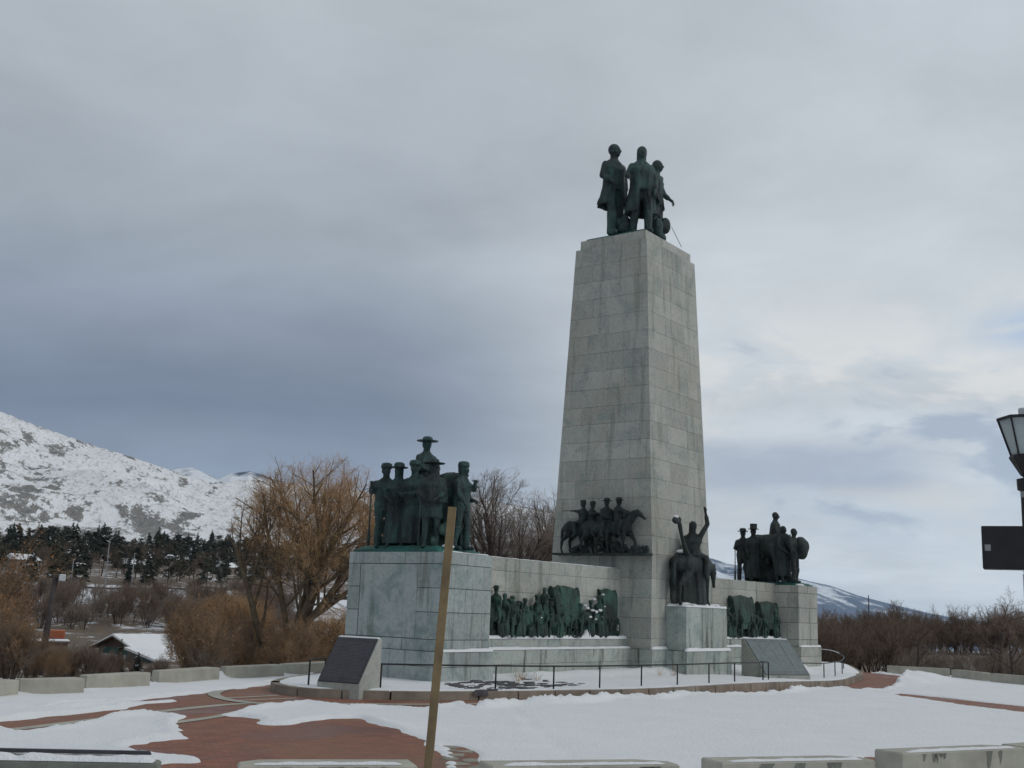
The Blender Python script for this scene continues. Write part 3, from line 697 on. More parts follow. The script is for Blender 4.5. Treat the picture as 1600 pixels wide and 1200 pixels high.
# snow lying on the ledges
def snow_ledge(x0, x1, y0, y1, z, h=.06, seed=0, parent=None, c=.05):
    gx = np.linspace(x0, x1, max(4, int((x1-x0)/c))); gy = np.linspace(y0, y1, max(5, int((y1-y0)/.035)))
    X, Y = np.meshgrid(gx, gy, indexing='ij')
    ex = np.minimum((X-x0), (x1-X))/.07; ey = np.minimum((Y-y0), (y1-Y))/.05; e = np.clip(np.minimum(ex, ey), 0, 1)
    H = z+.002+h*np.sqrt(e)*(.55+.9*fbm(X, Y, 1.6, 3, seed+3))+.02*(fbm(X, Y, 9, 2, seed)-.5)*e
    V = np.stack([X, Y, H], -1).reshape(-1, 3); nx, ny = X.shape
    i, j = np.meshgrid(np.arange(nx-1), np.arange(ny-1), indexing='ij'); b = (i*ny+j).ravel()
    me = fastmesh('snow', V, F4=np.stack([b, b+ny, b+ny+1, b+1], -1)); me.polygons.foreach_set('use_smooth', [True]*len(me.polygons))
    return tag(link('ledge_snow', me, M['snow'], monument), kind='stuff')
snow_ledge(-10.2, -2.1, .68, .87, .77, .07, 1); snow_ledge(-10.28, -2.05, .84, 1.16, 1.06, .09, 2)
snow_ledge(2.1, 10.2, .68, .87, .77, .07, 3); snow_ledge(2.05, 10.28, .84, 1.16, 1.06, .09, 4)
snow_ledge(-12.38, -10.24, .01, .16, .77, .08, 5); snow_ledge(10.24, 12.39, .01, .16, .77, .08, 6)
snow_ledge(-1.26, 1.99, -.89, -.755, .74, .10, 7); snow_ledge(-2.1, -1.1, -.12, .01, .77, .09, 8); snow_ledge(1.9, 2.1, -.12, .01, .77, .05, 9)
snow_ledge(-1.13, 1.88, -.78, -.01, 2.14, .07, 10); snow_ledge(-12.2, -10.4, .16, .34, 3.24, .03, 11); snow_ledge(-10.3, -2.1, 1.17, 1.6, 3.29, .02, 12)
snow_ledge(10.4, 11.1, .17, .36, 3.24, .05, 13)
# ================================================================== RAILING
rail = thing('railing', (0, 0, 0), 0, 'low thin black iron railing following the edge of the raised planter bed', 'railing')
RH = .575
runs = [([(-14.75, 1.62), (-15.4, 1.38), (-15.9, .95)], [0, 2]),
        ([(-15.56, -.63), (-15.21, -.61), (-14.0, -1.42), (-12.81, -2.0), (-11.36, -2.64), (-9.9, -3.02), (-8.2, -3.22), (-6.6, -3.40), (-4.9, -3.48), (-3.35, -3.52), (-.9, -3.3), (.3, -2.95), (.72, -2.50)], [0, 1, 3, 4, 5, 6, 7, 8, 9, 10, 11]),
        ([(4.6, -2.25), (7.3, -2.05), (9.6, -1.6), (11.7, -1.1), (13.6, -.45), (14.7, .55), (15.1, 1.8), (14.8, 3.2), (13.6, 4.4), (11.5, 5.1)], list(range(10)))]
for k, (pts, posts) in enumerate(runs):
    P = [(x, y, float(planter_z(x, y))+RH) for x, y in pts]
    C_ = catmull(P, 5); mb = MB(); mb.tube(C_, .021, 6); mb.build('top_rail', M['iron'], rail, smooth=True)
    for i in posts:
        x, y, zt = P[i]; mb = MB(); mb.tube([(x, y, zt-RH-.1), (x, y, zt)], .022, 6); mb.build('rail_post', M['iron'], rail, smooth=True)
    if k == 2:
        P2 = [(p[0], p[1], p[2]+.02) for p in C_[22:]]; mb = MB(); mb.tube(P2, .017, 5); tag(mb.build('snow_strip', M['snow'], rail), kind='stuff')
# ================================================================== PLAQUE STANDS
def plaque(name, o, e, b, width, depth, height, topd, foot, cols, mat, label):
    e = np.array(e); b = np.array(b); o = np.array(o, float)
    def P(u, v, z): q = o[:2]+e*u+b*v; return (q[0], q[1], o[2]+z)
    t = thing(name, (0, 0, 0), 0, label, 'plaque')
    d0 = depth-topd      # run of the slope
    mb = MB()
    pr = [(0, -.3), (0, foot), (d0, height), (depth, height), (depth, -.3)]
    vs = [P(0, v, z) for v, z in pr]+[P(width, v, z) for v, z in pr]
    n = 5; mb.add(vs, [tuple(range(n)), tuple(range(2*n-1, n-1, -1))]+[(i, n+i, n+(i+1) % n, (i+1) % n) for i in range(n)])
    bevel(mb.build('stone_stand', M['stone_wing'], t), .012)
    # tablet on the slope
    nv = np.array([-(height-foot), d0]); nv = nv/np.linalg.norm(nv)   # outward normal in (v,z)
    def Q(u, s, off):   # s 0..1 up the slope
        v = s*d0+nv[0]*off; z = foot+s*(height-foot)+nv[1]*off; return P(u, v, z)
    def slab(name, u0, u1, s0, s1, o0, o1, mt, par=t):
        mb = MB(); mb.hexa([Q(u0, s0, o0), Q(u1, s0, o0), Q(u1, s1, o0), Q(u0, s1, o0), Q(u0, s0, o1), Q(u1, s0, o1), Q(u1, s1, o1), Q(u0, s1, o1)]); return mb.build(name, mt, par)
    tb = slab('tablet', .035, width-.035, .015, .985, .002, .035, mat)
    if cols > 1:
        for k in range(1, cols):
            u = width*k/cols; slab('divider', u-.014, u+.014, .10, .93, .0352, .044, M['plaque_line'], tb)
    rn = random.Random(cols)
    mb = MB()          # raised rows of small text, too small to read in the photograph
    rows = 26; L = math.hypot(d0, height-foot)
    for c_ in range(cols):
        ua = .035+(width-.07)*c_/cols+.05; ub = .035+(width-.07)*(c_+1)/cols-.05
        for r_ in range(rows):
            s0 = .12+.78*r_/rows; u = ua
            while u < ub-.03:
                l = rn.uniform(.02, .07); u1 = min(u+l, ub)
                mb.hexa([Q(u, s0, .0352), Q(u1, s0, .0352), Q(u1, s0+.010, .0352), Q(u, s0+.010, .0352), Q(u, s0, .038), Q(u1, s0, .038), Q(u1, s0+.010, .038), Q(u, s0+.010, .038)])
                u = u1+.014
    tag(mb.build('text_rows', M['plaque_line'] if cols > 1 else M['plaque_text'], tb), kind='stuff')
    # snow along the top edge
    mb = MB(); mb.hexa([P(.02, d0-.02, height+.001), P(width-.02, d0-.02, height+.001), P(width-.02, depth-.03, height+.001), P(.02, depth-.03, height+.001)]+[P(.05, d0, height+.03), P(width-.06, d0, height+.025), P(width-.06, depth-.05, height+.03), P(.05, depth-.05, height+.035)])
    tag(mb.build('top_snow', M['snow'], t), kind='stuff')
    return t
plaque('plaque_stand', (-16.25, .33, .0), (.167, -.986), (.986, .167), 1.13, .80, 1.12, .12, .16, 1, M['plaque_dark'], 'sloping stone stand with a blank-looking dark tablet beside the left pedestal')
plaque('plaque_stand', (1.85, -2.15, -.10), (.896, -.445), (.445, .896), 1.95, 1.25, 1.26, .12, .10, 4, M['plaque_green'], 'wide sloping stone stand with a green bronze tablet in four columns at the right')
# ================================================================== BARRIERS
def barrier(p, q, ztop, h, w, label, group, mat, side=1, chamf=(0, 0), dirty=False):
    p = np.array(p, float); q = np.array(q, float); L = np.linalg.norm(q-p); d = (q-p)/L; n = np.array([-d[1], d[0]])*side
    mb = MB(); cl, cr = chamf; cd_ = .20     # one end of the plaza side is cut off at a slant
    foot = [(cl, 0), (L-cr, 0), (L, cd_ if cr else .001), (L, w), (0, w), (0, cd_ if cl else .001)]
    tp = [(cl+.01, .02), (L-cr-.01, .02), (L-.02, (cd_ if cr else .001)+.01), (L-.02, w-.02), (.02, w-.02), (.02, (cd_ if cl else .001)+.01)]
    f = lambda a: tuple(p+d*a[0]+n*a[1])
    zb = ztop-h
    vs = [(*f(a), zb) for a in foot]+[(*f(a), ztop-.02) for a in foot]+[(*f(a), ztop) for a in tp]
    k = 6; mb.add(vs, [tuple(range(k-1, -1, -1)), tuple(range(2*k, 3*k))]+[(i, (i+1) % k, k+(i+1) % k, k+i) for i in range(k)]+[(k+i, k+(i+1) % k, 2*k+(i+1) % k, 2*k+i) for i in range(k)])
    me = mb.mesh('concrete_barrier')
    import bmesh
    bm = bmesh.new(); bm.from_mesh(me); bmesh.ops.recalc_face_normals(bm, faces=bm.faces); bm.to_mesh(me); bm.free()
    t = thing('concrete_barrier', (0, 0, 0), 0, label, 'barrier', group)
    link('block', me, mat, t)
    return t, p, d, n, L
GN = 'concrete blocks edging the plaza'
def strip_snow(P3, a0, a1, b0, b1, z, h, parent, seed):
    na = max(6, int((a1-a0)/.035)); nb = 6; V = []
    for i in range(na):
        a = a0+(a1-a0)*i/(na-1); wv = float(fbm(np.array(a), np.array(seed*3.7), 3.0, 3, seed)); hv = h*(.35+1.3*float(fbm(np.array(a), np.array(seed*1.3), 6.0, 3, seed+5)))
        e = min(1, (a-a0)/.08, (a1-a)/.08)
        for j in range(nb):
            u = j/(nb-1); bb = b0+(wv-.35)*(b1-b0)*.7*(1-u)+(b1-b0)*u; V.append(P3(a, bb, z+.001+hv*math.sin(math.pi*min(max(u, .0), 1))**.5*max(e, 0)))
    F = [(i*nb+j, (i+1)*nb+j, (i+1)*nb+j+1, i*nb+j+1) for i in range(na-1) for j in range(nb-1)]
    me = fastmesh('top_snow', V, F4=F)
    if me.polygons[len(F)//2].normal.z < 0: me.flip_normals()
    me.polygons.foreach_set('use_smooth', [True]*len(me.polygons)); return tag(link('top_snow', me, M['snow'], parent), kind='stuff')
near = [((-28.6, -6.1), (-26.62, -8.15), 'damp dark concrete block with snow and a dark strip on top, bottom left corner'),
        ((-26.14, -8.71), (-24.69, -9.83), 'low pale concrete block before the bare red paving, left of the tan post'),
        ((-24.16, -10.38), (-22.32, -11.62), 'low pale concrete block in the near row just right of the beige flagstones'),
        ((-21.79, -11.87), (-19.95, -13.0), 'stained pale concrete block right of centre in the near row'),
        ((-19.0, -12.98), (-16.75, -13.95), 'longest stained pale concrete block in the near row towards the right corner'),
        ((-16.65, -14.0), (-14.2, -14.8), 'concrete block cut by the bottom right corner of the view')]
for k, (p, q, lb) in enumerate(near):
    zt = .25
    t, pp, d, n, L = barrier(p, q, zt, .75, .46, lb, GN, M['barrier_dark'] if k == 0 else M['barrier'], side=-1, chamf=(.22, 0) if k == 1 else (0, .34))
    # strip of snow in the middle of the top and damp runs down the near face
    P3 = lambda a, b, z: (*(pp+d*a+n*b), z)
    if k:
        rn = random.Random(k); strip_snow(P3, .16, L-.16, .33, .445, zt, .022, t, k)
        for i in range(7):
            a = rn.uniform(.25, L-.3); hh = rn.uniform(.04, .3); ww = rn.uniform(.03, .09)
            mb = MB(); off = .4635
            q_ = [rn.uniform(-.02, .02) for _ in range(8)]; mb.add([P3(a+q_[0], off, zt-.022), P3(a+ww*1.5+q_[1], off, zt-.022), P3(a+ww*1.2+q_[2], off, zt-hh*.35), P3(a+ww+q_[3], off, zt-hh*.7), P3(a+ww*.7+q_[4], off, zt-hh*1.05), P3(a+ww*.4+q_[5], off, zt-hh*1.15), P3(a+ww*.2+q_[6], off, zt-hh*.75), P3(a-.01+q_[7], off, zt-hh*.3)], [tuple(range(8))])
            o = mb.build('damp_stain', M['barrier_dark'], t)
    else:
        mb = MB()
        strip_snow(P3, .9, L-.05, .20, .45, zt, .05, t, 9); strip_snow(P3, .4, L-.2, .02, .10, zt, .04, t, 12)
        mb = MB(); mb.hexa([P3(.7, .10, zt+.04), P3(L-.12, .10, zt+.04), P3(L-.12, .17, zt+.04), P3(.7, .17, zt+.04), P3(.72, .11, zt+.075), P3(L-.14, .11, zt+.075), P3(L-.14, .16, zt+.075), P3(.72, .16, zt+.075)])
        mb.build('metal_strip', M['plaque_dark'], t)
far = [((-23.2, 2.55), (-21.62, 3.10), 'pale concrete block at the left edge beneath the orange trees, partly out of view'), ((-21.49, 3.08), (-20.2, 3.05), 'pale concrete block second from the left in the far row'),
       ((-19.6, 3.62), (-17.85, 4.06), 'pale concrete block third from the left in the far row'), ((-17.19, 4.35), (-15.05, 5.05), 'pale concrete block in the far row left of the big willow trunk'),
       ((-14.6, 5.1), (-12.5, 5.45), 'long pale concrete block at the foot of the big willow'), ((-12.15, 5.55), (-10.0, 6.1), 'pale concrete block mostly hidden behind the dark tablet stand')]
for k, (p, q, lb) in enumerate(far):
    barrier(p, q, .17+.0*k, .6, .4, lb, GN, M['barrier'], side=1, chamf=(.5, 0))
for k, (p, q, lb) in enumerate([((19.9, -3.05), (18.9, -.55), 'low concrete block half buried behind the snow heap at the right'), ((17.55, -5.05), (19.2, -3.3), 'pale concrete block right of the snow heap in front of brown shrubs'), ((16.1, -7.4), (17.35, -5.4), 'concrete block at the right edge in front of a forked bare tree')]):
    barrier(p, q, -.08, .7, .4, lb, GN, M['barrier'], side=-1)
# ================================================================== NEAR POST, LAMP
p = thing('wooden_post', (-26.74-.135*math.sin(YAW), -11.94+.135*math.cos(YAW), -.6), 0, 'thin flat tan post standing in the foreground in front of the left pedestal', 'post')
mb = MB(); mb.box(-.036, .036, -.05, .05, 0, 3.355); o = bevel(mb.build('post', M['wood_post'], p, rz=None), .004); o.rotation_euler = (0, .047, YAW-math.pi/2+.03)
# ================================================================== SCULPTURE TOOLS
class Sculpt:
    """gathers closed tapered shapes; fuse() welds them into one continuous skin"""
    def __init__(s): s.mb = MB(); s.extra = MB()
    def ell(s, c, r, rot=0, n=14):
        prof = [(math.sin(math.pi*i/8)*1.0, -math.cos(math.pi*i/8)) for i in range(1, 8)]
        b = len(s.mb.v); s.mb.lathe(prof, n=n)
        cr, sr = math.cos(rot), math.sin(rot)
        for i in range(b, len(s.mb.v)):
            x, y, z = s.mb.v[i]; x, y, z = x*r[0], y*r[1], z*r[2]; s.mb.v[i] = (c[0]+x*cr-y*sr, c[1]+x*sr+y*cr, c[2]+z)
        return s
    def limb(s, pts, rads, n=10):
        s.mb.tube(pts, rads, n)
        for p, r in zip(pts, rads): s.ell(p, (r, r, r), n=8)
        return s
    def loft(s, rings, n=22, folds=0, depth=0.0, ph=0.0):
        """rings: (cx, cy, cz, rx, ry[, foldscale])"""
        b = len(s.mb.v)
        for R_ in rings:
            cx_, cy_, cz_, rx, ry = R_[:5]; fs = R_[5] if len(R_) > 5 else 0
            for k in range(n):
                an = 2*math.pi*k/n; m_ = 1+fs*depth*math.sin(folds*an+ph+cz_*1.3)
                s.mb.v.append((cx_+rx*m_*math.cos(an), cy_+ry*m_*math.sin(an), cz_))
        for i in range(len(rings)-1):
            for k in range(n):
                k2 = (k+1) % n; s.mb.f.append((b+i*n+k, b+i*n+k2, b+(i+1)*n+k2, b+(i+1)*n+k))
        s.mb.f.append(tuple(b+k for k in range(n-1, -1, -1))); e = b+(len(rings)-1)*n; s.mb.f.append(tuple(e+k for k in range(n)))
        return s
    def wrap(s, rings, a0, a1, th, n=30, folds=0, depth=0.0, ph=0.0):
        b = len(s.mb.v); m = n+1
        for R_ in rings:
            cx_, cy_, cz_, rx, ry = R_[:5]; fs = R_[5] if len(R_) > 5 else 0
            for lay in (0, 1):
                for k in range(m):
                    an = a0+(a1-a0)*k/n; q = 1+fs*depth*math.sin(folds*an+ph+cz_*1.1); s.mb.v.append((cx_+(rx*q-th*lay)*math.cos(an), cy_+(ry*q-th*lay)*math.sin(an), cz_))
        for i in range(len(rings)-1):
            for lay in (0, 1):
                for k in range(n): p = b+i*2*m+lay*m+k; s.mb.f.append((p, p+1, p+2*m+1, p+2*m))
            for k in (0, n): p = b+i*2*m+k; s.mb.f.append((p, p+m, p+3*m, p+2*m))
        for i in (0, len(rings)-1):
            for k in range(n): p = b+i*2*m+k; s.mb.f.append((p, p+1, p+m+1, p+m))
        return s
    def fuse(s, name, mat, parent=None, voxel=.025, M4=None, rough=0.0):
        me = s.mb.mesh(name+'_raw')
        import bmesh
        bm = bmesh.new(); bm.from_mesh(me); bmesh.ops.recalc_face_normals(bm, faces=bm.faces); bm.to_mesh(me); bm.free()
        o = bpy.data.objects.new(name, me); COL.objects.link(o)
        r = o.modifiers.new('r', 'REMESH'); r.mode = 'VOXEL'; r.voxel_size = voxel; r.use_smooth_shade = True
        q = o.modifiers.new('s', 'SMOOTH'); q.factor = .5; q.iterations = 2
        dg = bpy.context.evaluated_depsgraph_get(); ev = o.evaluated_get(dg); me2 = bpy.data.meshes.new_from_object(ev, depsgraph=dg)
        o.modifiers.clear(); o.data = me2; bpy.data.meshes.remove(me)
        if s.extra.v:
            import bmesh as bmm
            bm = bmm.new(); bm.from_mesh(me2); tmp = s.extra.mesh('x'); bm.from_mesh(tmp); bm.to_mesh(me2); bm.free(); bpy.data.meshes.remove(tmp)
        me2.materials.clear(); me2.materials.append(mat); me2.polygons.foreach_set('use_smooth', [True]*len(me2.polygons)); me2.name = name
        if M4 is not None: me2.transform(M4)
        if parent: o.parent = parent
        return o
def hatmesh(kind, s):
    mb = MB()
    if kind == 'sombrero': mb.lathe([(.225*s, .02*s), (.235*s, .032*s), (.15*s, .012*s), (.115*s, .03*s), (.105*s, .095*s), (.07*s, .12*s), (.01*s, .125*s)], n=20, sy=1.0)
    elif kind == 'brim': mb.lathe([(.185*s, .01*s), (.19*s, .025*s), (.12*s, .015*s), (.115*s, .09*s), (.08*s, .125*s), (.01*s, .13*s)], n=18)
    elif kind == 'top': mb.lathe([(.18*s, .02*s), (.185*s, .032*s), (.12*s, .018*s), (.115*s, .17*s), (.125*s, .20*s), (.01*s, .205*s)], n=18)
    elif kind == 'cap': mb.lathe([(.112*s, -.01*s), (.125*s, .02*s), (.118*s, .07*s), (.10*s, .10*s), (.05*s, .115*s), (.01*s, .118*s)], n=16)
    return mb
def person_sculpt(h=2.3, hat=None, coat='frock', arms=None, feet=None, seated=False, hair='short', beard=False, mat=None, parent=None, loc=(0, 0, 0), yaw=0.0, voxel=.026, name='figure', label=None, lean=0.0, hunch=0.0, headturn=0.0, holds=(), stout=1.0, seed=0, tail=.56, gap=26):
    """local axes: x to the figure's left... +x right hand side as seen from behind, +y forwards, z up; units scaled so height = h"""
    s = h/1.80; A = Sculpt(); rn = random.Random(seed)
    v = lambda x, y, z: (x*s, y*s, z*s)
    hipz = .93 if not seated else .0
    off = (lambda p: p)
    T = lambda x, y, z: v(x, y+lean*max(0, z-hipz), z)
    st = stout
    if seated:
        sh, hp, nk, hd = .48, 0.03, .56, .72
    else:
        sh, hp, nk, hd = 1.43, .95, 1.50, 1.67
    # head, face
    hy = lean*(hd-hipz)*1.0+.02+hunch*.08; hx = 0.0; hc = (hx*s, hy*s, hd*s)
    ct, stn = math.cos(headturn), math.sin(headturn)
    def H(x, y, z): return (hc[0]+(x*ct-y*stn)*s, hc[1]+(x*stn+y*ct)*s, hc[2]+z*s)
    A.ell(hc, (.086*s, .105*s, .122*s), headturn)
    A.ell(H(0, .03, -.055), (.056*s, .066*s, .062*s), headturn); A.ell(H(0, .075, -.095), (.028*s, .026*s, .024*s))       # jaw, chin
    A.limb([H(0, .092, .015), H(0, .118, -.025)], [.012*s, .021*s], 6)                                                # nose
    A.limb([H(-.045, .082, .03), H(.045, .082, .03)], [.016*s, .016*s], 6)                                              # brow
    A.limb([H(-.024, .094, -.058), H(.024, .094, -.058)], [.011*s, .011*s], 6)                                          # lips
    for q in (-1, 1): A.ell(H(q*.08, -.005, -.005), (.014*s, .024*s, .034*s), headturn)                                 # ears
    if hair in ('short', 'long', 'bonnet'):
        A.ell(H(0, -.022, .025), (.100*s, .112*s, .114*s), headturn)
        for q in (-1, 1): A.ell(H(q*.07, -.03, -.02), (.03*s, .06*s, .06*s), headturn)
    if hair == 'long': A.loft([(*H(0, -.05, .02)[:2], (hd+.02)*s, .085*s, .07*s), (*H(0, -.06, -.1)[:2], (hd-.1)*s, .10*s, .06*s), (*H(0, -.06, -.2)[:2], (hd-.22)*s, .095*s, .05*s)], 12)
    if beard: A.ell(H(0, .07, -.11), (.05*s, .035*s, .07*s))
    A.limb([T(0, -.01, nk-.07), (hc[0], hc[1]-.02*s, hc[2]-.08*s)], [.085*s, .072*s])
    # trunk
    A.loft([(*T(0, 0, hp-.06)[:3], .172*s*st, .13*s*st), (*T(0, .0, hp+.08)[:3], .168*s*st, .125*s*st), (*T(0, .005, hp+.22)[:3], .168*s*st, .125*s*st), (*T(0, .01, sh-.16)[:3], .198*s*st, .145*s*st), (*T(0, 0, sh-.05)[:3], .205*s*st, .13*s), (*T(0, -.01, sh+.02)[:3], .165*s, .10*s), (*T(0, -.01, sh+.07)[:3], .10*s, .075*s)], 20)
    # legs
    if seated:
        for q in (-1, 1):
            A.limb([v(q*.10, .02, .03), v(q*.27, .27, -.06), v(q*.30, .20, -.50)], [.105*s, .085*s, .055*s]); A.ell(v(q*.31, .28, -.55), (.045*s, .12*s, .04*s))
            A.limb([v(q*.30, .22, -.15), v(q*.30, .18, -.46)], [.078*s, .06*s])
    else:
        f = feet or ((-.12, .0), (.12, .08))
        for q, (fx, fy) in zip((-1, 1), f):
            kx, ky = (q*.10+fx)/2, fy*.5+.045
            A.limb([v(q*.10, 0, .93), v(kx, ky, .50), v(fx, fy-.02, .10)], [.105*s*st, .072*s, .05*s])
            A.limb([v(kx, ky-.02, .40), v(fx, fy-.03, .25)], [.066*s, .055*s])
            A.limb([v(fx, fy-.04, .05), v(fx+q*.015, fy+.15, .035)], [.050*s, .042*s])
            if coat in ('frock', 'jacket', 'short'): A.loft([(*v(fx, fy-.02, .04), .075*s, .08*s), (*v(fx, fy-.01, .2), .078*s, .08*s), (*v(kx, ky, .45), .088*s, .09*s)], 12)
    # arms
    arms = arms or {}
    dl = ((-.27, .06, sh-.30), (-.25, .17, sh-.55)); dr = ((.27, .06, sh-.30), (.25, .17, sh-.55))
    for q, key, dflt in ((-1, 'l', dl), (1, 'r', dr)):
        el, ha = arms.get(key, dflt)
        shp = T(q*.172*(1+(st-1)*.5), -.005, sh-.055); e_ = v(*el); hnd = v(*ha)
        A.limb([shp, e_], [.074*s, .058*s]); A.limb([e_, hnd], [.052*s, .034*s])
        A.mb.tube([e_, tuple(np.array(e_)*.35+np.array(hnd)*.65)], [.058*s, .056*s], 9)
        dirv = np.array(hnd)-np.array(e_); dirv = dirv/np.linalg.norm(dirv); side_ = np.cross(dirv, [0, 0, 1.]); side_ = side_/(np.linalg.norm(side_)+1e-6)
        pc = np.array(hnd)+dirv*.045*s; A.ell(tuple(pc), (.036*s, .036*s, .036*s)); A.limb([hnd, tuple(pc+dirv*.02*s)], [.03*s, .035*s], 8)
        dn = np.cross(side_, dirv)
        if dn[2] > 0: dn = -dn
        up_ = arms.get('open', False)
        for j, ln in enumerate((.070, .082, .076, .058)):
            b0 = pc+side_*(j-1.5)*.020*s+dirv*.03*s; m1 = b0+dirv*ln*.55*s+(0 if up_ else 1)*dn*.012*s; m2 = m1+(dirv*.45*ln if up_ else dirv*.2*ln+dn*.75*ln)*s
            A.extra.tube([tuple(b0), tuple(m1), tuple(m2)], [.0105*s, .0095*s, .0075*s], 5)
        tb = pc-side_*.034*s*q; A.extra.tube([tuple(tb), tuple(tb-side_*.026*s*q+dirv*.03*s), tuple(tb-side_*.02*s*q+dirv*.06*s)], [.012*s, .011*s, .009*s], 5)
    # coats
    if coat == 'frock':
        A.wrap([(*T(0, .01, sh-.10), .212*s*st, .155*s*st, 0), (*T(0, .01, hp+.24), .190*s*st, .150*s*st, 0), (*T(0, 0, hp+.02), .195*s*st, .16*s*st, .3), (*v(0, -.02, .76), .225*s*st, .185*s*st, .8), (*v(0, -.04, (tail+.76)/2), .245*s*st, .20*s*st, 1), (*v(0, -.05, tail), .255*s*st, .215*s*st, 1)], R(90+gap), R(450-gap), .055*s, 40, 8, .07, rn.random()*6)
        for q in (-1, 1): A.limb([T(q*.035, .12, sh-.02), T(q*.075, .125, hp+.10), v(q*.11, .17, .74)], [.024*s, .022*s, .018*s], 6)       # lapels / coat edges
    elif coat == 'long':
        A.loft([(*T(0, 0, hp+.18), .16*s, .12*s, 0), (*T(0, 0, hp), .19*s, .155*s, .3), (*v(0, 0, .6), .235*s, .20*s, .8), (*v(0, 0, .25), .27*s, .235*s, 1), (*v(0, 0, .10), .275*s, .24*s, 1)], 40, 9, .075, rn.random()*6)
    elif coat == 'short':
        A.loft([(*T(0, 0, hp+.16), .16*s, .12*s, 0), (*T(0, 0, hp-.02), .19*s, .15*s, .5), (*v(0, -.01, hp-.16), .205*s, .165*s, 1)], 30, 6, .05, rn.random()*6)
    elif coat == 'poncho':
        A.loft([(*T(0, -.01, sh+.07), .09*s, .08*s, 0), (*T(0, 0, sh-.02), .20*s, .13*s, .2), (*T(0, 0, sh-.16), .27*s, .18*s, .6), (*T(0, 0, sh-.34), .31*s, .21*s, 1), (*T(0, 0, sh-.50), .30*s, .22*s, 1)], 40, 8, .07, rn.random()*6)
        if not seated: A.loft([(*T(0, 0, hp), .2*s, .16*s, .3), (*v(0, 0, .62), .235*s, .19*s, 1)], 34, 7, .06, 1)
    elif coat == 'blanket':
        A.loft([(*T(0, -.01, sh+.06), .11*s, .10*s, 0), (*T(0, 0, sh-.05), .235*s, .16*s, .3), (*T(0, 0, sh-.3), .26*s, .19*s, .8), (*v(0, 0, hp-.02), .25*s, .21*s, 1)]+([] if seated else [(*v(0, 0, .5), .25*s, .2*s, 1), (*v(0, 0, .2), .24*s, .2*s, 1)]), 40, 8, .07, rn.random()*6)
    M4 = Matrix.Translation(loc) @ Matrix.Rotation(yaw, 4, 'Z')
    o = A.fuse(name, mat, parent, voxel, M4)
    if label: o['label'] = label
    if hat:
        hb = hatmesh(hat, s); me = hb.mesh('hat'); hv = H(0, -.005, .045)
        me.transform(M4 @ Matrix.Translation(hv)); link('hat', me, mat, o, smooth=True)
    for it in holds:
        mb = MB(); kind = it[0]
        if kind == 'musket':
            a, b = np.array(v(*it[1])), np.array(v(*it[2])); d = b-a
            mb.tube([a, a+d*.25], [.035*s, .028*s], 6); mb.tube([a+d*.22, b], [.018*s, .014*s], 6)
        elif kind == 'staff':
            a, b = v(*it[1]), v(*it[2]); mb.tube([a, b], .017*s, 6)
        elif kind == 'hat':
            hh = hatmesh('brim', s*.9); mb = hh; mb.v = [(x+it[1][0]*s, y+it[1][1]*s, z+it[1][2]*s) for x, y, z in mb.v]
        me = mb.mesh({'musket': 'musket', 'staff': 'staff', 'hat': 'held_hat'}[kind]); me.transform(M4); link(me.name, me, mat, o, smooth=True)
    return o
